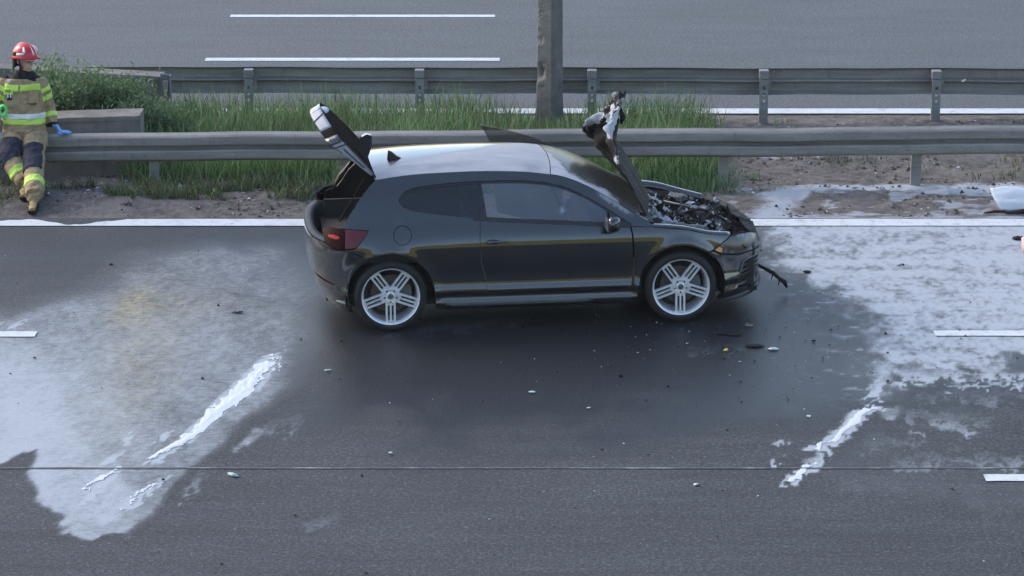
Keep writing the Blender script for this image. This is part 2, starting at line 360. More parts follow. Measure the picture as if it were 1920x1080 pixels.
gz = .004 * (fbm(gx, gy, 3, .5, .7) - .5)
npmesh('near_road', np.stack([gx, gy, gz], -1).reshape(-1, 3), gridfaces(len(xs), len(ys)), M['near_asphalt'], attrs=dict(foam=fo, wet=we, yellow=ye))['kind'] = 'structure'
# raised lumps of foam where the residue is thick
def foam_lump(label, path, half, hgt, thr=.35, seed=0):
    P = G(*path); px = [p[0] for p in P]; py = [p[1] for p in P]; st = .008
    ax = np.arange(min(px) - .35, max(px) + .35, st); ay = np.arange(min(py) - .5, max(py) + .5, st * 1.6)
    a, b = np.meshgrid(ax, ay, indexing='ij'); f = fbm(a + seed, b, 5, 6, 4) - .5; g = fbm(a, b + seed, 5, 26, 9) - .5
    best = np.full(a.shape, -9.)
    for i in range(len(P) - 1):
        (a0, b0), (a1, b1) = P[i], P[i + 1]; dx, dy = a1 - a0, b1 - b0
        ua, ub = a + f * .22 + g * .26, b + f * .7 + g * .5; t = np.clip(((ua - a0) * dx + (ub - b0) * dy) / (dx * dx + dy * dy), 0, 1)
        w = half[i] * (1 - t) + half[i + 1] * t; best = np.maximum(best, 1 - np.hypot(ua - a0 - t * dx, (ub - b0 - t * dy) * .7) / w)
    h = np.clip(best, 0, 1) ** 1.0; z = h * hgt * .32 * (.30 + .9 * (f + .5) + .9 * g) ; keep = best > .16
    F = gridfaces(len(ax), len(ay)); F = F[keep.ravel()[F].all(1)]
    used, inv = np.unique(F, return_inverse=True); V = np.stack([a, b, z + .0015], -1).reshape(-1, 3)[used]
    o = npmesh('extinguisher_foam', V, inv.reshape(F.shape), M['foam']); tag(o, label, 'foam', None, 'stuff'); return o
foam_lump('thick white foam streak running diagonally across the left lane', [(503, 678), (470, 724), (425, 757), (388, 790), (335, 834), (285, 858)], [.09, .12, .09, .07, .06, .03], .028)
foam_lump('broken white foam streak on the wet asphalt at lower right', [(1645, 760), (1618, 774), (1590, 800), (1560, 830), (1525, 842)], [.03, .05, .035, .045, .03], .02, seed=4)
foam_lump('small white foam trail ending past the tarmac joint at lower right', [(1535, 866), (1500, 886), (1482, 902)], [.018, .03, .02], .016, seed=9)
foam_lump('white curl of foam at the bottom of the left puddle', [(300, 908), (262, 920), (255, 940)], [.03, .035, .02], .016, seed=12)
foam_lump('short white foam dabs in the middle of the left puddle', [(210, 887), (170, 905), (165, 928)], [.025, .03, .03], .014, seed=15)
# --- painted markings, 4 mm above the asphalt
def strip(name, x0, x1, y0, y1, z, ragged=None, mat='line', step=.05):
    n = max(2, int((x1 - x0) / step)); ax = np.linspace(x0, x1, n); lo = np.full(n, y0); hi = np.full(n, y1)
    lo = lo + .012 * (fbm(ax, ax * 0 + y0, 3, 9, 1) - .5); hi = hi + .012 * (fbm(ax, ax * 0 + y1 + 5, 3, 9, 1) - .5)
    if ragged: lo, hi = ragged(ax, lo, hi)
    V = np.concatenate([np.stack([ax, lo, np.full(n, z)], 1), np.stack([ax, (lo + hi) / 2, np.full(n, z)], 1), np.stack([ax, hi, np.full(n, z)], 1)])
    F = []
    for r in range(2):
        i = np.arange(n - 1) + r * n; F.append(np.stack([i, i + 1, i + n + 1, i + n], 1))
    o = npmesh(name, V, np.concatenate(F), M[mat]); o['kind'] = 'structure'; return o
ya, yb = at(960, 424.6).y, at(960, 411.8).y
def worn(ax, lo, hi):
    bite = np.maximum(sst(-3.75, -4.0, ax), 0) * 0
    cx = at(130, 418).x; k = np.exp(-((ax - cx) / .24) ** 2); n = fbm(ax, ax * 0 + 3, 4, 5, 1)
    n2 = fbm(ax, ax * 0 + 8, 3, 16, 1); hi = hi - k * .22 * (.6 + .8 * n2) - np.where(ax < at(250, 418).x, .16 * np.clip(n - .35, 0, 1) + .07 * np.clip(n2 - .5, 0, 1), 0); return lo, np.maximum(hi, lo + .02)
strip('edge_line', X0, X1, ya, yb, .008, worn)
strip('lane_dash', at(-420, 627).x, at(68, 627).x, at(0, 632.5).y, at(0, 622.5).y, .008)
strip('lane_dash', at(1752, 626).x, at(2480, 626).x, at(0, 631).y, at(0, 621).y, .008)
strip('lane_dash', at(1846, 897).x, at(2500, 897).x, at(0, 903.5).y, at(0, 891).y, .008)
jy = at(960, 879).y
n = NB('joint_sealant'); w_ = n.rng(n.noise(1.2, 5, .75, (1.3, 0, 0)), .46, .66)
n.set('Base Color', n.mix(w_, (.075, .083, .09), (.24, .26, .27))).set('Roughness', .8); M['joint'] = n.m
strip('tarmac_joint', X0, X1, jy - .008, jy + .018, .006, None, 'joint', .03)
# --- verge and median: soil from the edge line to the far carriageway
FY0 = at(960, 214).y
xs = np.unique(np.concatenate([np.linspace(X0, -6.5, 30), np.arange(-6.5, 6.5, .04), np.linspace(6.5, X1, 30)])); ys = np.arange(RY1 - .02, FY0 + .05, .04)
gx, gy = np.meshgrid(xs, ys, indexing='ij')
def verge_z(x, y):
    e = sst(RY1 - .02, RY1 + .5, y) * sst(FY0 + .05, FY0 - .4, y)
    lump = (fbm(x, y, 5, 1.6, 2.2) - .42) * .12 + (fbm(x, y, 4, 9, 9) - .5) * .045
    left = sst(-1.5, -4.5, x) * np.exp(-((y - 28.35) / .5) ** 2) * .06
    return -.012 + e * (lump + left + .02)
def verge_foam(x, y):
    w1 = fbm(x, y, 4, 1.2, 1.6) - .5; f = fbm(x, y, 4, 5, 6) - .5
    A = G((1400, 360), (1500, 345), (1640, 340), (1800, 342), (2400, 330), (2400, 372), (1860, 372), (1760, 366), (1640, 366), (1560, 372), (1510, 380), (1505, 398), (1600, 398), (1720, 395), (1860, 396), (2400, 390), (2400, 420), (1340, 420), (1390, 400), (1410, 385))
    r = sst(-.15, .35, sdist(x + w1 * .3, y + w1 * .5 + f * .25, A)) * (.88 + .6 * f)
    Bz = G((1410, 288), (1470, 290), (1480, 302), (1420, 300)); r = np.maximum(r, sst(-.1, .1, sdist(x + f * .3, y + f * .4, Bz)) * .6)
    r = np.maximum(r, .58 * sst(.53, .66, fbm(x, y, 4, 4, 7)) * sst(1.7, 2.3, x) * sst(29.3, 28.6, y))
    Lz = G((60, 342), (120, 335), (300, 334), (300, 344), (100, 352)); r = np.maximum(r, sst(-.2, .1, sdist(x + f * .3, y + f * .4, Lz)) * .35)
    return r
npmesh('verge_soil', np.stack([gx, gy, verge_z(gx, gy)], -1).reshape(-1, 3), gridfaces(len(xs), len(ys)), M['soil'], attrs=dict(foam=verge_foam(gx, gy)))['kind'] = 'structure'
# --- far carriageway
xs = np.linspace(-60, 60, 61); ys = np.linspace(FY0, 46.5, 30); gx, gy = np.meshgrid(xs, ys, indexing='ij')
npmesh('far_road', np.stack([gx, gy, gx * 0], -1).reshape(-1, 3), gridfaces(61, 30), M['far_asphalt'])['kind'] = 'structure'
strip('far_edge_line', X0, X1, at(960, 213.3).y, at(960, 204).y, .005)
strip('lane_dash', at(385, 112).x, at(937, 111).x, at(0, 114.5).y, at(0, 109).y, .005)
strip('lane_dash', at(432, 30).x, at(928, 30).x, at(0, 32.5).y, at(0, 28).y, .005)
# --- land to the horizon on the far side, and the embankment out of view under the camera, coloured for the doors' yellow reflection
def sheet(name, pts, mat):
    bm = bmesh.new(); a = [bm.verts.new((-1200, y, z)) for y, z in pts]; b = [bm.verts.new((1200, y, z)) for y, z in pts]
    for i in range(len(pts) - 1): bm.faces.new((a[i], b[i], b[i + 1], a[i + 1]))
    o = obj(name, bm, M[mat]); o['kind'] = 'structure'; return o
sheet('ground', [(46.4, -.02), (50, .2), (1500, .3)], 'field')
sheet('outer_road', [(X0, -.03), (46.4, -.03)], 'far_asphalt')
sheet('embankment', [(8.05, -.035), (7.5, .1), (2.0, 4.6), (-1.5, 5.7), (-30, 5.9), (-1500, 6)], 'embank')
# ================================================================ THE CAR
PSI = math.radians(6.74)
car = empty('burnt_car', (-1.1667, 24.63, .004), PSI, 'black three-door hatchback with burnt-out engine bay and white powder on its roof', 'car')
PROF = herm([.10, .17, .20, .235, .262, .285, .32, .345, .37, .42, .48, .60, .70, .76, .80, .85, .90, .95, 1.0, 1.1, 1.2, 1.25, 1.3, 1.35, 1.42],
            [.83, .862, .886, .907, .904, .886, .893, .907, .902, .886, .884, .897, .904, .902, .894, .878, .855, .828, .803, .750, .692, .655, .612, .565, .49])
XF = herm([.1, .2, .35, .5, .62, .72, .80, .95, 1.4], [3.38, 3.42, 3.455, 3.455, 3.43, 3.36, 3.26, 3.05, 2.9])
XR = herm([.1, .2, .4, .6, .8, .93, 1.05, 1.2, 1.4], [-.54, -.58, -.665, -.70, -.695, -.65, -.58, -.46, -.30])
S0F, LF, S0R, LR = 2.62, 1.28, -.27, .66
def surf(s, z, side=-1):
    s = np.asarray(s, float); z = np.asarray(z, float)
    w = PROF(z) * (1 - .016 * np.clip(np.abs(s - 1.15) / 1.5, 0, 1.4) ** 3)
    for cx in (0., 2.578):
        r = np.hypot(s - cx, z - .325); w = w + .018 * np.exp(-((r - .385) / .05) ** 2) * sst(.22, .34, z)
    w = w + .012 * np.exp(-((s + .05) / .5) ** 2) * np.exp(-((z - .74) / .1) ** 2)
    w = w - .022 * np.exp(-((s - 3.0) / .35) ** 2) * sst(.55, .8, z)
    def arc(q, A, n):
        ph = np.pi / 2 * (1 - np.clip(q, 0, 1)); c = np.maximum(np.cos(ph), 1e-9); k = np.maximum(np.sin(ph), 1e-9)
        rho = (c ** n + k ** n) ** (-1 / n); return A * c * rho, k * rho
    xf, yf = arc((s - S0F) / LF, XF(z) - S0F, 2.4); xr, yr = arc((S0R - s) / LR, S0R - XR(z), 2.6)
    x = np.where(s > S0F, S0F + xf, np.where(s < S0R, S0R - xr, s)); y = np.where(s > S0F, w * yf, np.where(s < S0R, w * yr, w))
    return np.stack([x, side * y, z], -1)
def sx(x, z):
    """the s whose surface point has this x"""
    if S0R <= x <= S0F: return x
    lo, hi = (S0F, S0F + LF) if x > S0F else (S0R - LR, S0R)
    for _ in range(40):
        m = (lo + hi) / 2
        if surf(m, z)[0] < x: lo = m
        else: hi = m
    return (lo + hi) / 2
def surfn(s, z, side=-1):
    e = 1.5e-3; a = surf(s + e, z, side) - surf(s - e, z, side); b = surf(s, z + e, side) - surf(s, z - e, side)
    n = np.cross(a, b) if side < 0 else np.cross(b, a)
    return n / (np.linalg.norm(n, axis=-1, keepdims=True) + 1e-12)
def XZ(l): return [(sx(x, z), z) for x, z in l]
def resample(poly, step):
    out = []
    for i in range(len(poly)):
        (a, b), (c, d) = poly[i], poly[(i + 1) % len(poly)]; n = max(1, int(math.hypot(c - a, d - b) / step))
        out += [(a + (c - a) * k / n, b + (d - b) * k / n) for k in range(n)]
    return out
def chaikin(pts, it=2, closed=False):
    for _ in range(it):
        q = [] if closed else [pts[0]]
        n = len(pts)
        for i in range(n if closed else n - 1):
            (a, b), (c, d) = pts[i], pts[(i + 1) % n]; q += [(a * .75 + c * .25, b * .75 + d * .25), (a * .25 + c * .75, b * .25 + d * .75)]
        if not closed: q.append(pts[-1])
        pts = q
    return pts
def area(p): return sum(p[i][0] * p[(i + 1) % len(p)][1] - p[(i + 1) % len(p)][0] * p[i][1] for i in range(len(p))) / 2
def inset(poly, d):
    if area(poly) < 0: poly = poly[::-1]
    n = len(poly); out = []
    for i in range(n):
        p, q, r = np.array(poly[i - 1]), np.array(poly[i]), np.array(poly[(i + 1) % n])
        u = q - p; v = r - q; u = u / (np.linalg.norm(u) + 1e-9); v = v / (np.linalg.norm(v) + 1e-9)
        nn = np.array([-u[1], u[0]]) + np.array([-v[1], v[0]]); L = np.linalg.norm(nn); nn = nn / (L + 1e-9); k = 1 / max(.5, L / 2)
        out.append(tuple(q + nn * d * k))
    return out
def panel(name, poly, mat, parent, holes=(), off=0., gap=.0022, step=.034, flange=.022, side=-1, S=surf, Nf=surfn, attrs=None, origin=None, edge=.02):
    P = inset(resample(poly, edge), gap); loops = [P] + [inset(resample(h, edge), -gap) for h in holes]
    hp = loops[1:]; xs = [p[0] for p in P]; ys = [p[1] for p in P]
    gx, gy = np.meshgrid(np.arange(min(xs), max(xs), step), np.arange(min(ys), max(ys), step * .8), indexing='ij'); gx[:, ::2] += step / 2
    gx, gy = gx.ravel(), gy.ravel(); k = inpoly(gx, gy, P)
    for h in hp: k &= ~inpoly(gx, gy, h)
    for l in loops: k &= polydist(gx, gy, l) > step * .45
    vs, es = [], []
    for l in loops:
        b = len(vs); vs += [Vector(p) for p in l]; es += [(b + i, b + (i + 1) % len(l)) for i in range(len(l))]
    vs += [Vector(p) for p in zip(gx[k], gy[k])]
    V, E, F, ov, oe, of = delaunay_2d_cdt(vs, es, [], 0, 1e-6)
    V = np.array([tuple(v) for v in V]); F = np.array([f for f in F if len(f) == 3])
    cx, cy = V[F].mean(1).T; kk = inpoly(cx, cy, P)
    for h in hp: kk &= ~inpoly(cx, cy, h)
    F = F[kk]; a = V[F]; cr = (a[:, 1, 0] - a[:, 0, 0]) * (a[:, 2, 1] - a[:, 0, 1]) - (a[:, 1, 1] - a[:, 0, 1]) * (a[:, 2, 0] - a[:, 0, 0])
    F = np.where((cr < 0)[:, None], F[:, ::-1], F)
    if side > 0: F = F[:, ::-1]
    N = Nf(V[:, 0], V[:, 1], side); P3 = S(V[:, 0], V[:, 1], side) + N * off
    # return flange along every open edge
    ed = {}
    for f in F:
        for i in range(3):
            e = (f[i], f[(i + 1) % 3])
            if (e[1], e[0]) in ed: del ed[(e[1], e[0])]
            else: ed[e] = 1
    n0 = len(P3); mp = {}; ex = []
    for a_, b_ in ed:
        for q in (a_, b_):
            if q not in mp: mp[q] = n0 + len(ex); ex += [P3[q], P3[q] - N[q] * flange]
    F2 = [(mp[b_], mp[a_], mp[a_] + 1) for a_, b_ in ed] + [(mp[b_], mp[a_] + 1, mp[b_] + 1) for a_, b_ in ed]
    VV = np.vstack([P3, np.array(ex)]) if ex else P3; NN = np.vstack([N, np.zeros((len(ex), 3))]) if ex else N
    FF = np.vstack([F, np.array(F2)]) if F2 else F
    if origin is not None: VV = VV - np.array(origin)
    at_ = {k_: f_(VV if origin is None else VV + np.array(origin)) for k_, f_ in (attrs or {}).items()}
    o = npmesh(name, VV, FF, mat, parent, True, at_, NN)
    if F2:
        o.data.materials.append(M['black']); mi_ = np.zeros(len(FF), 'i'); mi_[len(F):] = 1; o.data.polygons.foreach_set('material_index', mi_)
    return o
def arc(cx, cz, r, a0, a1, n=22):
    return [(cx + r * math.cos(math.radians(a0 + (a1 - a0) * i / n)), cz + r * math.sin(math.radians(a0 + (a1 - a0) * i / n))) for i in range(n + 1)]
M['paint'] = paint('black_car_paint'); M['trim'] = simple('black_trim', (.016, .016, .018), .38, var=.2)
M['dull_brown'] = simple('dull_brown_skin', (.026, .021, .018), .9, var=.5, scale=6, spec=.0)  # lid's dark reflection put into a matt brown colour
M['dark_in'] = simple('dark_interior', (.022, .022, .024), .8, var=.3)
def glassmat(name, alpha, col, film, rough=.05):
    n = NB(name); f = n.noise(3, 5, .65); p = n.attr('powder'); g = n.math('ADD', p, n.math('MULTIPLY', n.math('SUBTRACT', n.noise(11, 5, .75), .5), 1.1))
    pf = n.math('MULTIPLY', n.rng(g, .25, .8), n.rng(p, .02, .15))
    a = n.math('ADD', alpha, n.math('ADD', n.math('MULTIPLY', f, .12), pf), True)
    n.set('Base Color', n.mix(pf, n.mix(f, tuple(c * .8 for c in col), tuple(c * 1.2 for c in col)), (.36, .385, .43))).set('Roughness', n.math('ADD', rough, n.math('MULTIPLY', pf, .6))).set('Alpha', a).set('IOR', 1.52).set('Specular IOR Level', film)
    return n.m
M['glass_side'] = glassmat('side_glass', .66, (.105, .130, .160), .6); M['glass_dark'] = glassmat('privacy_glass', .92, (.016, .017, .020), .5)
M['glass_wind'] = glassmat('windscreen_glass', .78, (.062, .072, .070), .40, .24); M['glass_green'] = glassmat('green_glass', .72, (.018, .034, .030), .4, .1)
# ---- outlines traced in side view (metres: x forward of the rear axle, height)
RE_pts = [(-.101, 1.308), (.163, 1.335), (.587, 1.350), (.965, 1.349), (1.342, 1.326), (1.576, 1.286), (1.804, 1.197), (1.985, 1.095), (2.122, 1.012), (2.31, .915)]
_re = herm([p[0] for p in RE_pts], [p[1] for p in RE_pts])
ROOFE = [(x, float(_re(x))) for x in np.linspace(-.10, 2.30, 50)]
WTOP = chaikin([(.093, 1.146), (.112, 1.185), (.150, 1.215), (.202, 1.234), (.344, 1.255), (.628, 1.272), (.817, 1.277), (1.1, 1.277), (1.335, 1.262), (1.522, 1.229), (1.706, 1.158), (1.888, 1.056), (2.047, .954), (2.150, .893)], 1)
WBOT = chaikin([(2.150, .893), (1.878, .911), (1.642, .929), (1.172, .958), (.796, .984), (.47, 1.022), (.215, 1.060), (.145, 1.080), (.108, 1.108), (.093, 1.146)], 1)
WIN = WTOP[:-1] + WBOT[:-1]
QEDGE = [(-.10, 1.308), (-.17, 1.250), (-.269, 1.140), (-.345, 1.04), (-.392, .945)]
AR, AF = .388, .380
cutR = [(.850, .345), (.845, .44), (.80, .60), (.788, .81), (.797, .972)]
cutF = [(2.118, .893), (2.135, .81), (2.150, .52), (2.135, .365), (2.10, .338)]
PW = dict(powder=lambda V: np.zeros(len(V)))
def powder_frame(V):
    x, y, z = V.T; a = sst(1.75, 1.95, x) * sst(2.25, 2.05, x) * sst(.93, .99, z) * .75
    return a * sst(-.01, .03, z - _re(x) + .055)
def body_side(side):
    door_belt = [(x, z - .012) for x, z in WBOT if .797 < x < 2.11]
    door = cutR + door_belt[::-1] + cutF + [(1.5, .336)]
    tail_o = [(-.385, .928), (-.18, .910), (-.295, .772), (-.395, .762)]
    frame = [(arc(0, .325, AR, 3, 120)[0][0], .345)] + cutR + [(.797, .974)] + \
        [(x, z) for x, z in WBOT[::-1] if x < .80][::-1][0:0]
    frame = arc(0, .325, AR, 118, 3, 30) + cutR + [(.797, .979)] + [(2.118, .888)][:0]
    frame += [(x, z - .006) for x, z in WBOT[::-1] if .80 < x < 2.15] + [(2.150, .884), (2.31, .880)] + ROOFE[::-1] + QEDGE[1:] + [(-.392, .930), (-.18, .913), (-.292, .772), (-.33, .735)]
    fuel = arc(.111, .868, .078, 0, 360, 36)[:-1]
    hatt = dict(powder=powder_frame)
    panel('side_panel', XZ(frame), M['paint'], car, [WIN] + ([fuel] if side < 0 else []), side=side, attrs=hatt, gap=.002)
    if side < 0:
        panel('fuel_flap', fuel, M['paint'], car, off=-.0005, side=side, gap=.003, attrs=PW)
    # taillight: outer lens on the wing, inner lens beside the boot opening
    panel('tail_light', XZ(tail_o), M['lens_pink'], car, off=.004, side=side, step=.02, gap=.003)
    inner = XZ([(-.575, .895), (-.50, .932), (-.39, .930), (-.40, .760), (-.47, .752), (-.565, .80)])
    tl = panel('tail_light', inner, M['lens_dark'], car, off=.002, side=side, step=.02, gap=.003)
    panel('bulb_reflector', XZ([(-.525, .862), (-.48, .872), (-.435, .862), (-.43, .845), (-.47, .838), (-.52, .848)]), M['lens_red'], tl, off=.012, side=side, step=.015, gap=.0)
    # bumpers
    sRc, sFc = S0R - LR, S0F + LF
    rb = arc(0, .325, AR, 119, 205, 18) + [(-.36, .175), (sx(-.50, .20), .20), (sx(-.56, .22), .22), (sRc, .25), (sRc, .80), (sx(-.64, .80), .80), (sx(-.585, .795), .795), (sx(-.565, .790), .790), (sx(-.47, .742), .742), (-.395, .752), (-.295, .762), (-.325, .728)]
    refl = XZ([(-.68, .455), (-.60, .44), (-.48, .405), (-.50, .42), (-.60, .475), (-.68, .48)])
    panel('rear_bumper', rb, M['paint'], car, side=side, attrs=PW)
    panel('reflector', XZ([(-.66, .475), (-.60, .470), (-.47, .425), (-.50, .418), (-.62, .445)]), M['lens_dark'], car, off=.006, side=side, step=.02)
    fog = XZ([(3.115, .25), (3.14, .40), (3.165, .485), (3.20, .500), (3.30, .500)]) + [(sx(3.40, .50) + .03, .497), (sx(3.40, .26) + .03, .25)]
    fog2 = [(sFc - .62, .24), (sFc - .62, .47), (sFc, .47), (sFc, .24)]
    fb = arc(2.578, .325, AF, 52, -22, 16) + [(2.96, .175), (sx(3.02, .175), .175), (sx(3.3, .19), .19), (sFc, .20), (sFc, .545), (sx(3.39, .55), .55), (sx(3.385, .553), .553), (sx(3.115, .562), .562), (sx(2.95, .592), .592), (sx(2.86, .632), .632)]
    panel('front_bumper', fb, M['paint'], car, [fog, fog2], side=side, attrs=dict(powder=lambda V: np.zeros(len(V)), soot=lambda V: sst(3.2, 3.42, V[:, 0]) * .8))
    for zz in (.275, .315, .355, .395, .435, .47):
        b0 = XZ([(3.135 + (.03 if zz > .42 else 0), zz)])[0][0]
        panel('grille_slat', [(b0, zz), (sx(3.40, zz) + .02, zz), (sx(3.40, zz) + .02, zz + .014), (b0, zz + .014)], M['trim'], car, off=-.03, side=side, step=.02, gap=0, edge=.03)
    panel('grille_mesh', [(f[0], f[1]) for f in inset(fog, -.01)], M['black'], car, off=-.06, side=side, step=.05)
    panel('grille_mesh', inset(fog2, -.01), M['black'], car, off=-.05, side=side, step=.06)
    fr = [surf(a, b, side) + surfn(a, b, side) * .004 for a, b in XZ([(3.115, .30), (3.14, .40), (3.165, .485), (3.20, .503), (3.30, .505), (3.36, .505)])]; bm = bmesh.new(); tube(bm, fr, [.004, .008, .010, .010, .008, .004], 8); obj('intake_frame', bm, M['gloss_grey'], car, True)
    panel('front_lip', XZ([(3.0, .150), (3.06, .165), (3.2, .185), (3.34, .200)]) + [(sFc, .215), (sFc, .195), (sx(3.34, .175), .175), (sx(3.2, .158), .158), (sx(3.06, .145), .145)], M['gloss_grey'], car, off=.028, side=side, step=.03, flange=.015)
    # front wing
    fen = cutF[::-1][1:4][:0] + [(2.155, .365), (2.160, .52), (2.146, .81), (2.128, .885), (2.31, .876), (2.352, .870), (2.639, .838), (2.883, .784), (sx(3.04, .745), .745), (sx(2.91, .675), .675), (sx(2.862, .645), .645)] + arc(2.578, .325, AF, 54, 176, 30)
    panel('front_wing', XZ([(x, z) if x < S0F else (x, z) for x, z in fen]) if False else fen, M['paint'], car, side=side, attrs=dict(powder=lambda V: np.zeros(len(V)), soot=lambda V: sst(.80, .88, V[:, 2]) * .4))
    hl = XZ([(2.87, .645), (2.915, .674), (3.045, .738), (3.15, .735), (3.26, .71), (3.345, .668), (3.39, .605), (3.385, .566), (3.25, .566), (3.115, .572), (2.95, .602)])
    h = panel('headlight', hl, M['lens_clear'], car, off=.0, side=side, step=.02, gap=.003, flange=.05)
    panel('turn_lamp', XZ([(2.885, .642), (2.92, .664), (2.955, .650), (2.95, .612), (2.93, .616)]), M['lens_amber'], h, off=.004, side=side, step=.012, gap=0)
    # sill and skirt
    panel('sill', [(.395, .330), (2.185, .330), (2.19, .175), (.385, .180)], M['paint'], car, off=0, side=side, attrs=PW, gap=.003)
    panel('side_skirt', [(.47, .243), (.52, .262), (1.70, .262), (1.80, .240), (1.70, .228), (.55, .228)], M['gloss_grey'], car, off=.012, side=side, step=.03, flange=.03)
    # side glass
    panel('window_seal', inset(WIN, .001), M['trim'], car, [inset(WIN, .016)], off=-.005, side=side, gap=0, flange=.012)
    div = lambda z, o: .815 + (1.27 - z) * .125 + o
    wi = inset(resample(WIN, .02), .014)
    q = [p for p in wi if p[0] < div(p[1], -.010)]; d_ = [p for p in wi if p[0] > div(p[1], .010)]
    def cut(pl, o):
        zt = max(p[1] for p in pl if abs(p[0] - div(p[1], o)) < .05); zb = min(p[1] for p in pl if abs(p[0] - div(p[1], o)) < .05)
        k = max(range(len(pl)), key=lambda i: math.hypot(pl[i][0] - pl[i - 1][0], pl[i][1] - pl[i - 1][1])); pl = pl[k:] + pl[:k]
        a, b = ((div(zt, o), zt), (div(zb, o), zb)); return pl + ([a, b] if math.hypot(pl[-1][0] - a[0], pl[-1][1] - a[1]) < math.hypot(pl[-1][0] - b[0], pl[-1][1] - b[1]) else [b, a])
    panel('quarter_window', cut(q, -.010), M['glass_dark'], car, off=-.009, side=side, flange=.004, attrs=PW, gap=0)
    panel('door_pillar_trim', [(div(.985, -.012), .985), (div(.985, .012), .985), (div(1.27, .012), 1.268), (div(1.27, -.012), 1.268)], M['trim'], car, off=-.012, side=side, gap=0)
    dg = cut(d_, .010); sail = 1.93
    dg1 = [p for p in dg if p[0] < sail]
    tz = max(p[1] for p in dg if abs(p[0] - sail) < .04); bz = min(p[1] for p in dg if abs(p[0] - sail) < .04)
    k = max(range(len(dg1)), key=lambda i: math.hypot(dg1[i][0] - dg1[i - 1][0], dg1[i][1] - dg1[i - 1][1])); dg1 = dg1[k:] + dg1[:k]
    sl = [p for p in dg if p[0] > sail + .008]; k = max(range(len(sl)), key=lambda i: math.hypot(sl[i][0] - sl[i - 1][0], sl[i][1] - sl[i - 1][1])); sl = sl[k:] + sl[:k]
    gp = dict(powder=lambda V: (.5 * np.exp(-((V[:, 0] - 1.52) / .05) ** 2 - ((V[:, 2] - 1.02) / .05) ** 2) + .42 * np.exp(-((V[:, 0] - 1.56 - .5 * (V[:, 2] - 1.1)) / .03) ** 2 - ((V[:, 2] - 1.13) / .06) ** 2)))
    if side < 0:
        dp = panel('door', door, M['paint'], car, side=side, attrs=PW); wd = panel('door_window', dg1, M['glass_side'], car, off=-.009, side=side, flange=.004, gap=0, attrs=gp)
        dp2 = panel('mirror_sail', sl, M['trim'], car, off=-.006, side=side, gap=0, step=.02)
    else:
        hg = (2.13, .86, 0.0)
        dp = panel('door', door, M['paint'], car, side=side, attrs=PW, origin=hg); dp['label'] = 'far side door standing open'
        dp.location = hg; dp.rotation_euler = (0, 0, -math.radians(46))
        panel('door_window', dg1, M['glass_green'], dp, off=-.009, side=side, flange=.004, gap=0, origin=hg, attrs=PW)
        panel('door_card', inset(door, .03), M['dark_in'], dp, off=-.07, side=side, step=.08, flange=-.06, origin=hg)
def lens(name, col, rough, spec=.6, alpha=1.):
    n = NB(name); n.set('Base Color', col).set('Roughness', rough).set('Specular IOR Level', spec).set('Alpha', alpha); n.bump(n.vor(60), .15, .003); return n.m
M['lens_pink'] = lens('tail_lens', (.12, .018, .026), .3, .35); M['lens_dark'] = lens('smoked_red_lens', (.022, .003, .004), .45, .06); M['lens_red'] = lens('red_reflector', (.42, .03, .02), .3, .2)
M['lens_amber'] = lens('amber_lamp', (.75, .38, .16), .25); M['gloss_grey'] = simple('gloss_grey_trim', (.10, .11, .112), .22, var=.2)  # grey raised to draw the highlight on front lip and skirt
nb = NB('headlamp_glass'); f_ = nb.noise(5, 4, .6); nb.set('Base Color', nb.mix(nb.rng(f_, .4, .65), (.03, .028, .028), (.20, .20, .21))).set('Roughness', .18).set('Specular IOR Level', .7); M['lens_clear'] = nb.m
body_side(-1); body_side(1)
# ---- roof skin and windscreen between the two roof edges
_CR = herm([-.1, .5, 1.0, 1.45, 1.8, 2.3], [.045, .058, .062, .05, .045, .035]); _BW = herm([-.1, .3, 1.2, 1.5, 1.9, 2.3], [-.05, -.02, .02, .05, .06, .07])
def upper(x, t):
    z = _re(x); e = surf(x, z); return np.stack([x + _BW(x) * (1 - t * t), e[..., 1] * -t, z + _CR(x) * (1 - np.abs(t) ** 2.3)], -1)
def upper_sheet(name, xa, xb, nx, nt, mat, tmax=.985, th=.02, powder=None):
    a, t = np.meshgrid(np.linspace(xa, xb, nx), np.linspace(-tmax, tmax, nt), indexing='ij'); V = upper(a, t)
    e = 1e-3; n = np.cross(upper(a + e, t) - upper(a - e, t), upper(a, t + e) - upper(a, t - e)); n /= np.linalg.norm(n, axis=-1, keepdims=True)
    V1 = V.reshape(-1, 3) - n.reshape(-1, 3) * .004; V2 = V1 - n.reshape(-1, 3) * th; F1 = gridfaces(nx, nt); k = nx * nt
    idx = np.arange(k).reshape(nx, nt); rim = np.concatenate([idx[:, 0], idx[-1, 1:], idx[-2::-1, -1], idx[0, -2:0:-1]]); r2 = np.roll(rim, -1)
    F = np.vstack([F1, F1[:, ::-1] + k, np.stack([rim, rim + k, r2 + k, r2], 1)])
    pw = powder(a, t, V).ravel() if powder else np.zeros(k)
    N = np.vstack([n.reshape(-1, 3), -n.reshape(-1, 3)])
    return npmesh(name, np.vstack([V1, V2]), F, mat, car, True, dict(powder=np.concatenate([pw, pw * 0])), N)
def roof_powder(x, t, V):
    near = sst(.25, -.22, t + .42 * sst(.9, .1, x) - .75 * sst(.75, 1.35, x)); n = fbm(x, V[..., 1], 4, 3, 5)
    return np.clip(near * (.56 + 1.0 * (n - .45)) + .22 * sst(-.2, .5, x), 0, .9)
def ws_powder(x, t, V):
    n = fbm(x, V[..., 1], 4, 5, 9); a = sst(1.50, 1.46, x - .10 * (n - .5) + .15 * t) * .8
    edge = sst(-.62, -.92, t + .45 * (n - .5)) * sst(2.2, 1.85, x) * .85
    return np.clip(np.maximum(a, edge), 0, .95)
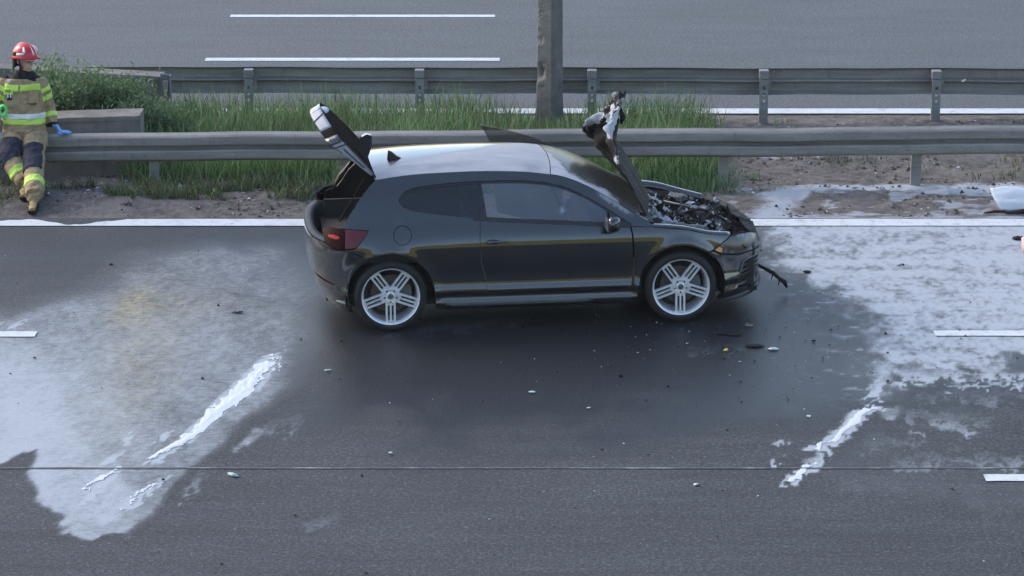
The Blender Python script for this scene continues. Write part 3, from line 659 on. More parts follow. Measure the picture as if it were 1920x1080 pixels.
upper_sheet('roof', -.10, 1.44, 70, 44, M['paint'], powder=roof_powder)
upper_sheet('windscreen', 1.448, 2.21, 50, 40, M['glass_wind'], tmax=.97, th=.006, powder=ws_powder)
for sgn in (-1, 1):   # headlining and dark bands round the windscreen
    a = np.linspace(1.45, 2.28, 30); V = np.concatenate([upper(a, np.full(30, sgn * .93)) - [0, 0, .012], upper(a, np.full(30, sgn * .995)) - [0, 0, .010]])
    i = np.arange(29); npmesh('windscreen_seal', V, np.stack([i, i + 1, i + 31, i + 30], 1), M['trim'], car)
# roof aerial
bm = bmesh.new()
prof = [(0, 0), (.03, .012), (.075, .035), (.12, .075), (.145, .085), (.15, .05), (.155, 0)]
for yy, k in ((-.018, .92), (0, 1.04), (.018, .92)): pass
ring = [[bm.verts.new((x * k + .005 * (1 - k), yy, z * k)) for x, z in prof] for yy, k in ((-.02, .86), (-.012, .97), (.012, .97), (.02, .86))]
for A, B in zip(ring, ring[1:]):
    for i in range(len(prof)): bm.faces.new((A[i], A[(i + 1) % 7], B[(i + 1) % 7], B[i]))
bm.faces.new(ring[0][::-1]); bm.faces.new(ring[-1]); bmesh.ops.recalc_face_normals(bm, faces=bm.faces)
ae = obj('roof_aerial', bm, M['black'], car, False); ae.location = (.19, -.12, float(upper(np.array(.12), np.array(-.2))[2]) - .008); ae.rotation_euler = (0, 0, math.pi)
# ---- mirror (near side; the far one rides on the open door)
def mirror(side, parent, origin=(0, 0, 0)):
    bm = bmesh.new(); cx, cy, cz = 1.945, side * .985, .945
    n, m = 14, 20; rows = []
    for i in range(n):
        t = -1 + 2 * i / (n - 1); r = (1 - abs(t) ** 2.6) ** .5 if abs(t) < 1 else .02; r = max(r, .05); row = []
        for k in range(m):
            q = 2 * math.pi * k / m; dx, dz = math.cos(q), math.sin(q); f = 1 / (abs(dx) ** 3 + abs(dz) ** 3) ** (1 / 3)
            px = dx * f * .075 * r * (1 if dx > 0 else .6); pz = dz * f * .072 * r
            row.append(bm.verts.new((cx + px - .02 * t * 1 - origin[0], cy + side * t * .105 - origin[1], cz + pz + .012 * t - origin[2])))
        rows.append(row)
    for A, B in zip(rows, rows[1:]):
        for k in range(m): bm.faces.new((A[k], A[(k + 1) % m], B[(k + 1) % m], B[k]))
    bm.faces.new(rows[0]); bm.faces.new(rows[-1]); bmesh.ops.recalc_face_normals(bm, faces=bm.faces)
    o = obj('wing_mirror', bm, M['paint'], parent, True)
    bm = bmesh.new(); box(bm, cx - .03 - origin[0], cx + .04 - origin[0], cy - side * .17 - origin[1], cy - side * .05 - origin[1], cz - .075 - origin[2], cz - .045 - origin[2]); bevel(bm, .008)
    obj('mirror_arm', bm, M['trim'], o)
    bm = bmesh.new(); box(bm, cx - .058 - origin[0], cx - .045 - origin[0], cy - .085 - origin[1], cy + .085 - origin[1], cz - .05 - origin[2], cz + .055 - origin[2]); bevel(bm, .005); obj('mirror_glass', bm, M['gloss_grey'], o)
mirror(-1, car)
# ---- door handle with the recess shade drawn as a dark oval
hx = np.linspace(0, 1, 12); bm = bmesh.new()
p0 = [surf(.845 + .20 * t, .790, -1) + surfn(.845 + .20 * t, .79) * (.006 + .026 * math.sin(math.pi * t)) for t in hx]
tube(bm, p0, [.008 + .012 * math.sin(math.pi * t) for t in hx], 10, flat=.6); obj('door_handle', bm, M['paint'], car, True)
panel('handle_shade', [(.90 + .065 * math.cos(a), .790 + .026 * math.sin(a)) for a in np.linspace(0, 6.28, 24)[:-1]], M['trim'], car, off=.002, step=.02, flange=.004)
for sd_ in (-1, 1):
    panel('boot_side_trim', [(-.54, .60), (-.54, .935), (-.40, .955), (-.14, 1.28), (.1, 1.30), (.35, 1.0), (.35, .60)], M['dark_in'], car, off=-.06, side=sd_, step=.08, flange=.01)
_wz = lambda x: float(np.interp(x, [p[0] for p in WBOT[::-1]], [p[1] for p in WBOT[::-1]]))
for sd_ in (-1,): panel('belt_trim', [(x, _wz(x) - .022) for x in np.linspace(2.11, .735, 50)] + [(x, _wz(x) + .005) for x in np.linspace(.735, 2.11, 50)], M['trim'], car, off=.001, side=sd_, step=.03, gap=0, flange=.008)
# ---- wheels
M['rim'] = NB('alloy'); n = M['rim']; a_ = n.noise(14, 4, .6); n.set('Base Color', n.mix(n.rng(a_, .3, .7), (.80, .82, .84), (.92, .93, .94))).set('Metallic', .45).set('Roughness', n.rng(a_, .2, .8, .28, .42)); M['rim'] = n.m
M['rim_dark'] = simple('alloy_inner', (.16, .165, .17), .45, .6); M['tyre'] = simple('tyre_rubber', (.014, .0135, .014), .75, var=.3, scale=20, bump=.2); M['disc'] = simple('brake_disc', (.12, .10, .09), .5, .6)
def wheel():
    w = empty('wheel'); R = .325
    bm = bmesh.new(); lathe(bm, [(.252, -.098), (.262, -.112), (.285, -.118), (.305, -.108), (.318, -.09), (.325, -.06), (.325, .06), (.318, .09), (.285, .118), (.262, .112), (.25, .1)], 72)
    ty = obj('tyre', bm, M['tyre'], w, True)
    bm = bmesh.new()
    lathe(bm, [(.247, -.098), (.259, -.106), (.264, -.101), (.260, -.097)], 72)
    lathe(bm, [(.259, -.1062), (.247, -.100), (.2445, -.088), (.238, -.078), (.236, -.03), (.228, .02), (.226, .09), (.246, .1)], 72)
    def bar(x0, z0, x1, z1, wd, yo, yi, th=.03, dish0=0., dish1=0.):
        dx, dz = x1 - x0, z1 - z0; L = math.hypot(dx, dz); px, pz = -dz / L * wd / 2, dx / L * wd / 2
        A = []
        for (x, z, d0) in ((x0, z0, dish0), (x1, z1, dish1)):
            A.append([bm.verts.new(v) for v in ((x + px, yo + d0 + .006, z + pz), (x + px * .62, yo + d0, z + pz * .62), (x - px * .62, yo + d0, z - pz * .62), (x - px, yo + d0 + .006, z - pz), (x - px, yo + d0 + th, z - pz), (x + px, yo + d0 + th, z + pz))])
        for k in range(6): bm.faces.new((A[0][k], A[1][k], A[1][(k + 1) % 6], A[0][(k + 1) % 6]))
        bm.faces.new(A[0][::-1]); bm.faces.new(A[1])
    for k in range(5):
        q = math.radians(270 + 72 * k); c, s_ = math.cos(q), math.sin(q); P = lambda r, o: (r * c - o * s_, r * s_ + o * c)
        for o, r0, r1, wd in ((-.0355, .052, .243, .0185), (.0355, .052, .243, .0185), (0, .085, .222, .015)):
            bar(*P(r0, o), *P(r1, o), wd, -.092, 0, .032, .018, 0.)
        bar(*P(.231, -.043), *P(.231, .043), .016, -.091, 0, .03)
        bar(*P(.080, -.036), *P(.080, .036), .024, -.074, 0, .03)
    bmesh.ops.recalc_face_normals(bm, faces=bm.faces)
    rim = obj('rim', bm, M['rim'], w, False)
    bm = bmesh.new(); lathe(bm, [(.0, -.086), (.030, -.084), (.034, -.078), (.034, -.06)], 28); lathe(bm, [(.064, -.079), (.068, -.074), (.07, -.04)], 40)
    lathe(bm, [(.034, -.0745), (.064, -.079)], 40); hub = obj('hub', bm, M['rim'], w, True)
    bm = bmesh.new(); lathe(bm, [(0, -.0875), (.022, -.0865), (.026, -.084)], 24); obj('hub_cap', bm, M['rim_dark'], hub, True)
    bm = bmesh.new(); lathe(bm, [(.0, -.080), (.0075, -.081), (.0085, -.0795)], 10); b0 = obj('wheel_bolt', bm, M['black'], hub)
    for k in range(5):
        q = math.radians(270 + 72 * k)
        if k: b0 = b0.copy(); C.objects.link(b0)
        b0.location = (.054 * math.cos(q), -.0015, .054 * math.sin(q))
    bm = bmesh.new(); lathe(bm, [(.02, .0), (.165, .0), (.17, .005), (.17, .025), (.02, .025)], 48); obj('brake_disc', bm, M['disc'], w, False)
    bm = bmesh.new(); prism(bm, [(.10 * math.cos(a), .10 * math.sin(a)) for a in np.linspace(-.5, .5, 7)] + [(.19 * math.cos(a), .19 * math.sin(a)) for a in np.linspace(.5, -.5, 7)], -.02, .045); bevel(bm, .006); obj('brake_caliper', bm, M['rim_dark'], w)
    bm = bmesh.new(); lathe(bm, [(.225, .08), (.02, .085)], 32); obj('wheel_backing', bm, M['black'], w)
    return w
def copy_tree(o, parent):
    c = o.copy(); C.objects.link(c); c.parent = parent
    for ch in list(o.children): copy_tree(ch, c)
    return c
w0 = wheel(); w0.parent = car; w0.location = (0, -.797, .325)
w1 = copy_tree(w0, car); w1.location = (2.578, -.797, .325)
for x in (0, 2.578): w2 = copy_tree(w0, car); w2.location = (x, .797, .325); w2.rotation_euler = (0, 0, math.pi)
# ---- wheel housings, floor, cabin
for cx in (0, 2.578):
    for sd_ in (-1, 1):
        bm = bmesh.new(); a = np.linspace(-.25, math.pi + .25, 24); r1 = [bm.verts.new((cx + .40 * math.cos(q), sd_ * .885, .325 + .40 * math.sin(q))) for q in a]; r2 = [bm.verts.new((cx + .40 * math.cos(q), sd_ * .50, .325 + .40 * math.sin(q))) for q in a]
        for i in range(23): bm.faces.new((r1[i], r1[i + 1], r2[i + 1], r2[i]))
        bm.faces.new(r2)
        obj('wheel_housing', bm, M['black'], car)
bm = bmesh.new(); box(bm, -.42, 2.15, -.74, .74, .20, .24); box(bm, 2.15, 3.32, -.62, .62, .19, .23); box(bm, -.55, -.42, -.6, .6, .22, .6); box(bm, 2.20, 2.24, -.80, .80, .24, .90); obj('floor_pan', bm, M['black'], car)
bm = bmesh.new(); box(bm, -.54, .30, -.52, .52, .66, .69); box(bm, -.52, -.50, -.62, .62, .25, .66); box(bm, -.5, .3, .50, .53, .25, .86); box(bm, -.5, .3, -.53, -.50, .25, .86); obj('boot_lining', bm, M['dark_in'], car)
bm = bmesh.new()
V_ = [surf(S0R - LR * t, .80, sd_) for sd_ in (-1,) for t in np.linspace(.45, 1, 12)] + [surf(S0R - LR * t, .80, 1) for t in np.linspace(1, .45, 12)[1:]]
rows = [[bm.verts.new(tuple(p)) for p in V_], [bm.verts.new((p[0] + .025, p[1] * .96, p[2] + .006)) for p in V_], [bm.verts.new((p[0] + .075, p[1] * .90, p[2] - .004)) for p in V_], [bm.verts.new((p[0] + .085, p[1] * .88, .60)) for p in V_]]
for A, B in zip(rows, rows[1:]):
    for i in range(len(A) - 1): bm.faces.new((A[i], A[i + 1], B[i + 1], B[i]))
bmesh.ops.recalc_face_normals(bm, faces=bm.faces)
M['ledge'] = simple('scuffed_ledge', (.05, .052, .056), .5, var=.5, scale=14, spec=.15)
obj('boot_sill', bm, M['ledge'], car, True)
M['seat'] = simple('seat_cloth', (.05, .052, .056), .9, var=.3, scale=30)
def seat(x, y, bench=False):
    st = empty('seat'); st.parent = car; st.location = (x, y, .28); wd = .62 if bench else .25
    bm = bmesh.new(); box(bm, -.24, .26, -wd, wd, .08, .24); bevel(bm, .05, 3); obj('seat_cushion', bm, M['seat'], st, True)
    T = Matrix.Translation((-.24, 0, .2)) @ Matrix.Rotation(math.radians(-20), 4, 'Y')
    bm = bmesh.new(); box(bm, -.09, .05, -wd, wd, 0, .60 if not bench else .48, T); bevel(bm, .045, 3); obj('backrest', bm, M['seat'], st, True)
    if not bench:
        bm = bmesh.new(); box(bm, -.06, .04, -.12, .12, .62, .80, T); bevel(bm, .035, 3); obj('headrest', bm, M['seat'], st, True)
seat(1.22, -.37); seat(1.22, .37); seat(.45, 0, True)
bm = bmesh.new(); prism(bm, [(1.78, .55), (1.72, .80), (1.80, .90), (2.18, .93), (2.22, .55)], -.72, .72); bevel(bm, .03, 2); obj('dashboard', bm, M['dark_in'], car)
bm = bmesh.new(); T = Matrix.Translation((1.62, .37, .86)) @ Matrix.Rotation(math.radians(65), 4, 'Y')
tube(bm, [T @ Vector((.18 * math.cos(a), .18 * math.sin(a), 0)) for a in np.linspace(0, 2 * math.pi, 25)], .016, 8, False); box(bm, -.05, .05, -.17, .17, -.012, .012, T); obj('steering_wheel', bm, M['black'], car)
# ---- hatch lid standing open
def loft_lid(name, prof, ys, mat, parent, shrink):
    bm = bmesh.new(); cx = sum(p[0] for p in prof) / len(prof); cz = sum(p[1] for p in prof) / len(prof); R = []
    for y, k, dy in ys: R.append([bm.verts.new((cx + (x - cx) * (1 - (1 - k) * .25), y, cz + (z - cz) * (1 - (1 - k) * .06))) if shrink else bm.verts.new((x, y, z)) for x, z in prof])
    n = len(prof)
    for A, B in zip(R, R[1:]):
        for i in range(n): bm.faces.new((A[i], A[(i + 1) % n], B[(i + 1) % n], B[i]))
    bm.faces.new(R[0][::-1]); bm.faces.new(R[-1]); bmesh.ops.recalc_face_normals(bm, faces=bm.faces); return obj(name, bm, mat, parent)
hatch = empty('tailgate'); hatch.parent = car
def sheetgrid(name, rows, mat, parent, th=.02, powder=None, smooth=True):
    R = np.array(rows, float); a, b = R.shape[:2]; dV = np.cross(np.gradient(R, axis=0), np.gradient(R, axis=1)); dV /= np.linalg.norm(dV, axis=-1, keepdims=True) + 1e-9
    V1 = R.reshape(-1, 3); V2 = V1 - dV.reshape(-1, 3) * th; k = a * b; F1 = gridfaces(a, b); idx = np.arange(k).reshape(a, b)
    rim = np.concatenate([idx[:, 0], idx[-1, 1:], idx[-2::-1, -1], idx[0, -2:0:-1]]); r2 = np.roll(rim, -1)
    pw = np.zeros(2 * k) if powder is None else np.concatenate([np.ravel(powder)] * 2)
    return npmesh(name, np.vstack([V1, V2]), np.vstack([F1, F1[:, ::-1] + k, np.stack([rim, rim + k, r2 + k, r2], 1)]), mat, parent, smooth, dict(powder=pw))
def interp_path(pts, n):
    P = np.array(pts, float); L = np.concatenate([[0], np.cumsum(np.linalg.norm(np.diff(P, axis=0), axis=1))]); L /= L[-1]
    return np.stack([herm(L, P[:, i])(np.linspace(0, 1, n)) for i in range(P.shape[1])], 1)
def sidepoly(name, px, y, mat, parent, th=.02, tilt=.0, powder=0.):
    P = [fromcar(u, v, y) for u, v in px]; bm = bmesh.new(); zc = sum(p[1] for p in P) / len(P)
    a = [bm.verts.new((x, y + tilt * (z - zc), z)) for x, z in P]; b = [bm.verts.new((x, y + tilt * (z - zc) + th, z)) for x, z in P]; n_ = len(P)
    bm.faces.new(a); bm.faces.new(b[::-1])
    for i in range(n_): bm.faces.new((a[i], b[i], b[(i + 1) % n_], a[(i + 1) % n_]))
    bmesh.ops.recalc_face_normals(bm, faces=bm.faces); o = obj(name, bm, mat, parent)
    at_ = o.data.attributes.new('powder', 'FLOAT', 'POINT'); at_.data.foreach_set('value', [powder] * len(o.data.vertices)); return o
_ex = Vector((math.cos(PSI), math.sin(PSI), 0)); _ey = Vector((-math.sin(PSI), math.cos(PSI), 0)); _O = Vector((-1.1667, 24.63, .004))
def fromcar(u, v, y):
    """photo pixel -> (x, z) on the car's lengthwise plane at lateral y"""
    r = ray(u, v); o = Vector((0, 0, CAMH)); t = (_O + _ey * y - o).dot(_ey) / r.dot(_ey); p = o + r * t
    return ((p - _O).dot(_ex), p.z - _O.z)
n_, m_ = 26, 41; lat = np.linspace(-1, 1, m_)
def lid_pt(t, y, inner):
    cx_, cz_ = -.120 - .426 * t - .02 * math.sin(math.pi * t), 1.365 + .487 * t + .03 * math.sin(math.pi * t)
    back = (.30 * abs(y) ** 2.3) * t ** 1.2; cx_ += .56 * back * .95 + .03 * y * y * (1 - t); cz_ -= .83 * back * .80 + .045 * y * y * (1 - t)
    th = (.022 + .10 * t ** .8) * inner; yy = y * (.56 - .03 * t)
    return (cx_ - .80 * th, yy, cz_ - .46 * th)
outer = np.array([[lid_pt(t, y, 0) for y in lat] for t in np.linspace(0, 1, n_)]); inner = np.array([[lid_pt(t, y * .97, 1) for y in lat] for t in np.linspace(0, 1, n_)])
sheetgrid('outer_skin', outer[::-1], M['dull_brown'], hatch, .006); sheetgrid('inner_trim', inner, M['dark_in'], hatch, .006)
glz = np.array([[np.array(lid_pt(t, y, -.06)) for y in np.linspace(-.82, .82, 25)] for t in np.linspace(.06, .62, 14)]); sheetgrid('rear_window', glz[::-1], M['dull_brown'], hatch, .004)
def rimstrip(name, a, b, mat, th=.006):
    a, b = np.array(a), np.array(b); rows = [a * (1 - k) + b * k for k in np.linspace(0, 1, 5)]; sheetgrid(name, np.stack(rows, 1), mat, hatch, th)
rimstrip('tail_edge', outer[-1, 5:17], inner[-1, 5:17], M['pale_edge']); rimstrip('tail_edge', outer[-1, 16:], inner[-1, 16:], M['paint']); rimstrip('tail_edge', outer[-1, 2:6], inner[-1, 2:6], M['dull_brown'])
rimstrip('side_edge', outer[1:, 0], inner[1:, 0], M['pale_edge']); rimstrip('side_edge', outer[:, -1], inner[:, -1], M['paint'])
rimstrip('corner_edge', [outer[-1, 2], outer[-1, 1], outer[-1, 0], outer[-2, 0]], [inner[-1, 2], inner[-1, 1], inner[-1, 0], inner[-2, 0]], M['paint'])
def seam(a, b, o, w=.006): 
    bm = bmesh.new(); a, b = Vector(a) + Vector(o), Vector(b) + Vector(o); tube(bm, [a, a.lerp(b, .5), b], w, 6); obj('lid_seam', bm, M['black'], hatch)
seam(outer[-1, 12], inner[-1, 10], (-.004, -.004, 0)); seam(outer[18, 0] * .5 + inner[18, 0] * .5, outer[5, 0] * .5 + inner[5, 0] * .5, (0, -.004, 0)); seam(outer[21, 0], inner[21, 0], (0, -.004, 0))
bm = bmesh.new(); lathe(bm, [(0, -.006), (.045, -.006), (.05, 0)], 24); bd = obj('lid_badge', bm, M['white'], hatch, True); q_ = Vector(lid_pt(.93, -.12, -.02)); bd.location = q_; bd.scale = (1, 1, .8); bd.rotation_euler = (math.radians(-50), 0, math.radians(-10))
sidepoly('spoiler_end', [(672, 270), (678, 257), (687, 252), (696, 254), (697, 270), (694, 284), (688, 300), (680, 292), (671, 282)], -.40, M['paint'], hatch, .06)
sidepoly('spoiler_edge', [(694, 254), (697.5, 256), (697.5, 272), (693, 284), (692, 281), (695, 268)], -.41, M['ledge'], hatch, .01)
for sg in (-1, 1):   # gas struts
    bm = bmesh.new(); tube(bm, [(-.42, sg * .56, .93), (-.30, sg * .53, 1.12)], .010, 8); tube(bm, [(-.30, sg * .53, 1.12), (-.20, sg * .50, 1.29)], .006, 8); obj('gas_strut', bm, M['dull_brown'], hatch)
def lump(name, loc, size, mat, seed=0, parent=None, rough=.35):
    bm = bmesh.new(); bmesh.ops.create_icosphere(bm, subdivisions=3, radius=1)
    rs = np.random.RandomState(seed); o_ = rs.rand(2) * 40
    for v in bm.verts:
        k = 1 + rough * (float(fbm(v.co.x * 1.5 + o_[0] + v.co.z, v.co.y * 1.5 + o_[1] - v.co.z * .7, 4)) - .5) * 2
        v.co = Vector((v.co.x * size[0] * k, v.co.y * size[1] * k, v.co.z * size[2] * k)) + Vector(loc)
    o = obj(name, bm, mat, parent, True); at_ = o.data.attributes.new('powder', 'FLOAT', 'POINT'); at_.data.foreach_set('value', [.45] * len(o.data.vertices)); return o
# ---- burnt bonnet, buckled and standing on its hinges
bon_n, bon_m = 44, 40
near = interp_path([(2.285, .90), (2.165, 1.16), (2.03, 1.36), (1.96, 1.50), (1.985, 1.60), (2.02, 1.69)], bon_n)
mid = interp_path([(2.40, .93), (2.31, 1.14), (2.18, 1.34), (2.09, 1.50), (2.10, 1.70), (2.125, 1.94)], bon_n)
farp = interp_path([(2.285, .95), (2.17, 1.10), (2.03, 1.25), (1.94, 1.36), (1.885, 1.45), (1.92, 1.52)], bon_n)
tt = np.linspace(-1, 1, bon_m); R = np.zeros((bon_n, bon_m, 3))
wn = np.clip(1 - (tt + 1) / .95, 0, 1) ** 1.2; wf = np.clip((tt + .05) / 1.05, 0, 1) ** .8; wm = 1 - wn - wf
for j in range(bon_m):
    p = wn[j] * near + wm[j] * mid + wf[j] * farp; sg_ = np.linspace(0, 1, bon_n)
    R[:, j, 0] = p[:, 0]; R[:, j, 2] = p[:, 1]; R[:, j, 1] = tt[j] * (.66 - .10 * sg_ - .20 * sst(.72, 1, sg_)) + .0
gi, gj = np.meshgrid(np.linspace(0, 1, bon_n), tt, indexing='ij')
cr = (fbm(gi, gj, 4, 5, 4) - .5) * .17 + (fbm(gi, gj, 3, 13, 10) - .5) * .07; amp = sst(.35, .8, gi) + .15
R[:, :, 0] += cr * amp; R[:, :, 1] += (fbm(gi + 9, gj, 3, 6, 4) - .5) * .08 * amp; R[:, :, 2] += (fbm(gi + 3, gj + 7, 3, 7, 6) - .5) * .05 * amp
bon = sheetgrid('bonnet', R, M['char2'] if 'char2' in M else M['char'], car, .018, .22 + .70 * sst(.30, .95, gi + .25 * (fbm(gi, gj, 3, 5, 3) - .5)) * sst(.35, .62, fbm(gi + 2, gj, 4, 4, 3)))
bon['label'] = 'buckled burnt bonnet standing upright'
# latch scraps at its tip
bm = bmesh.new()
bm.free(); lump('bonnet_latch', (2.10, -.10, 1.89), (.024, .055, .040), M['ash2'], 77, bon, 1.3); lump('bonnet_latch', (2.125, -.14, 1.82), (.022, .03, .05), M['ash2'], 78, bon, 1.0)
bm = bmesh.new(); tube(bm, [(2.10, -.1, 1.86), (2.16, -.06, 1.89), (2.185, -.03, 1.87), (2.19, .0, 1.905)], [.02, .022, .014, .02], 7); tube(bm, [(2.13, -.2, 1.80), (2.15, -.2, 1.72), (2.14, -.18, 1.66)], [.012, .026, .014], 7); obj('latch_scrap', bm, M['char'], bon, True)
# ---- burnt engine bay
nx, ny = 90, 110; xs = np.linspace(2.27, 3.36, nx); ys = np.linspace(-.70, .70, ny); gx, gy = np.meshgrid(xs, ys, indexing='ij')
base = np.interp(gx, [2.27, 2.45, 2.7, 3.0, 3.25, 3.36], [.86, .83, .78, .72, .67, .58]); f1 = fbm(gx, gy, 5, 5, 5) - .5; f2 = fbm(gx + 5, gy, 4, 15, 15) - .5
rim_ = np.minimum(sst(-.70, -.58, gy), sst(.70, .58, gy)); hz = base + .02 - .10 * sst(2.42, 2.60, gx) * rim_ + (.20 * f1 + .07 * f2) * (.35 + .65 * rim_)
front_curve = .16 * (gy / .7) ** 2
gz = np.minimum(hz, base + .09)
pw = .30 + .9 * (fbm(gx + 3, gy, 3, 3.2, 3.2) - .5) + .5 * sst(2.50, 2.38, gx + .35 * np.abs(gy + .1)) - .25 * sst(2.75, 3.1, gx)
npmesh('engine_bay', np.stack([gx - front_curve * sst(2.6, 3.36, gx), gy, gz], -1).reshape(-1, 3), gridfaces(nx, ny), M['char'], car, True, dict(powder=pw))
# crumpled pale insulation lying over the bulkhead
nx, ny = 60, 120; u_, v_ = np.meshgrid(np.linspace(0, 1, nx), np.linspace(-1, 1, ny), indexing='ij'); f1 = fbm(u_ * 1.0, v_, 4, 2.2, 4) - .5; f2 = fbm(u_ + 7, v_, 4, 9, 20) - .5; rg = 1 - np.abs(np.sin(u_ * 5 + v_ * 6 + 9 * f1)) * .8 - .35 * np.abs(np.sin(v_ * 13 - u_ * 7 + 7 * f1))
X = 2.285 + u_ * (.30 + .07 * np.sin(v_ * 5)) + .05 * f1; Y = v_ * .60 - .08 + .06 * f2; Z = .865 - .09 * u_ ** 1.5 + .16 * f1 + .012 * f2 + .085 * (rg - .4)
sheetgrid('insulation_mat', np.stack([X, Y, Z], -1), M['ash'], car, .012, .28 + .60 * rg + 1.0 * f1 + .4 * f2)
rng = random.Random(5)
bm = bmesh.new()
for k in range(26):
    x = rng.uniform(2.5, 2.95); y = rng.uniform(-.5, .5); z = np.interp(x, [2.3, 2.7, 3.25], [.80, .72, .64]); p = Vector((x, y, z)); pts = [p]
    a = rng.uniform(0, 6.28)
    for q in range(5): a += rng.uniform(-.7, .7); p = p + Vector((.08 * math.cos(a), .08 * math.sin(a), rng.uniform(-.035, .04))); pts.append(p)
    tube(bm, pts, [rng.uniform(.006, .016)] * 6, 6)
obj('burnt_hoses', bm, M['char'], car, True)['kind'] = 'stuff'
lump('engine_block', (2.80, .02, .66), (.20, .26, .10), M['char'], 3, car, .5)
lump('burnt_battery', (2.62, .42, .70), (.11, .13, .09), M['char'], 4, car, .4)
lump('strut_tower', (2.50, -.50, .76), (.12, .11, .08), M['char'], 5, car, .3); lump('strut_tower', (2.50, .52, .77), (.12, .11, .08), M['char'], 6, car, .3)
for i, (u, v, y, sx_, sy_, sz_) in enumerate([(1256, 421, -.64, .12, .06, .030), (1300, 425, -.65, .11, .045, .022), (1345, 433, -.55, .06, .035, .014), (1272, 367, .35, .07, .05, .022), (1296, 371, .35, .018, .02, .018), (1325, 388, .45, .06, .05, .022)]):
    x, z = fromcar(u, v, y); lump('foam_clump', (x, y, z - .008), (sx_, sy_, sz_), M['ash2'], 20 + i, car, 1.1)
bm = bmesh.new(); box(bm, 3.06, 3.30, -.60, .60, .22, .61); bevel(bm, .02); obj('radiator', bm, M['black'], car)
def plates(name, n, seed, mat, pw, smin, smax, xr=(2.45, 3.22), lift=.02):
    rs = np.random.RandomState(seed); x = rs.uniform(*xr, n); y = rs.uniform(-.62, .62, n); z = np.interp(x, [2.3, 2.7, 3.25], [.79, .70, .64]) + rs.uniform(-.03, .09, n) + lift - .02; sz = smin + (smax - smin) * rs.rand(n) ** 2
    a = rs.normal(0, 1, (n, 3)); a /= np.linalg.norm(a, axis=1, keepdims=True); b = np.cross(a, rs.normal(0, 1, (n, 3))); b /= np.linalg.norm(b, axis=1, keepdims=True); c = np.cross(a, b)
    P = np.stack([x, y, z], 1); q = rs.uniform(.4, 1, (n, 4)); S_ = sz[:, None]
    V = np.stack([P + a * S_ * q[:, :1] + c * S_ * .1, P + b * S_ * .5 * q[:, 1:2], P - a * S_ * q[:, 2:3] - c * S_ * .15, P - b * S_ * .5 * q[:, 3:4] + c * S_ * .2], 1); V = np.concatenate([V, V - (c * .008)[:, None]], 1).reshape(-1, 3)
    k = np.arange(n)[:, None, None] * 8; F = (k + np.array([(0, 1, 2, 3), (7, 6, 5, 4), (0, 4, 5, 1), (1, 5, 6, 2), (2, 6, 7, 3), (3, 7, 4, 0)])).reshape(-1, 4)
    npmesh(name, V, F, mat, car, False, dict(powder=np.full(len(V), pw)))['kind'] = 'stuff'
plates('charred_debris', 230, 31, M['char'], .42, .03, .13); plates('ash_flakes', 110, 32, M['ash2'], .62, .012, .06, (2.40, 3.15), .045)
bm = bmesh.new(); tube(bm, [(2.62, .30, .80), (2.85, .18, .77), (3.10, .02, .71), (3.2, -.1, .67)], .011, 7); obj('bonnet_stay', bm, M['rim_dark'], car, True)
# nose: slam panel, bonnet edge remnants, hanging strip
bm = bmesh.new(); q = [surf(S0F + LF * t, .60, sd_) for sd_, ts in ((-1, np.linspace(.42, 1, 14)), (1, np.linspace(1, .42, 14)[1:])) for t in ts]
rs_ = np.random.RandomState(2); top = [bm.verts.new((p[0] - .05 - rs_.rand() * .03, p[1] * .97, .665 + .035 * rs_.rand() - .05 * (abs(p[1]) / .8) ** 2)) for p in q]; lo = [bm.verts.new((p[0] - .004, p[1], .54)) for p in q]; bk = [bm.verts.new((p[0] - .16, p[1] * .9, .66 + .04 * rs_.rand())) for p in q]
for i in range(len(q) - 1): bm.faces.new((lo[i], lo[i + 1], top[i + 1], top[i])); bm.faces.new((top[i], top[i + 1], bk[i + 1], bk[i]))
bmesh.ops.recalc_face_normals(bm, faces=bm.faces); o = obj('slam_panel', bm, M['char'], car, True)
bm = bmesh.new(); pa = [fromcar(1420, 496, -.1), fromcar(1450, 512, -.1), fromcar(1462, 523, -.1), fromcar(1472, 530, -.1), fromcar(1477, 541, -.1)]
tube(bm, [(x, -.1 + .01 * i, z) for i, (x, z) in enumerate(pa)], [.014, .02, .016, .024, .010], 7); tube(bm, [(x, -.1, z) for x, z in (pa[1], fromcar(1446, 524, -.1))], [.010, .004], 6); tube(bm, [(x, -.1, z) for x, z in (pa[2], fromcar(1459, 535, -.1))], [.010, .004], 6)
obj('hanging_strip', bm, M['char'], car, True)
# inner wing edges beside the engine bay
for sd_ in (-1, 1):
    e = np.array([surf(x, z, sd_) for x, z in ((2.13, .885), (2.352, .870), (2.639, .838), (2.883, .784), (sx(3.04, .745), .745))]); P = interp_path(e, 24)
    rows = [P, P + [0, -sd_ * .05, .012], P + [0, -sd_ * .11, .010], P + [0, -sd_ * .13, -.05]]
    sheetgrid('wing_edge', [[tuple(r[i]) for r in rows] for i in range(24)] if sd_ > 0 else [[tuple(r[i]) for r in rows[::-1]] for i in range(24)], M['paint'], car, .006)
    bm = bmesh.new(); prism(bm, [(2.10, .87), (2.10, .925), (2.24, .94), (2.34, .90), (2.36, .86)], sd_ * .55, sd_ * .80); obj('scuttle', bm, M['char'], car)
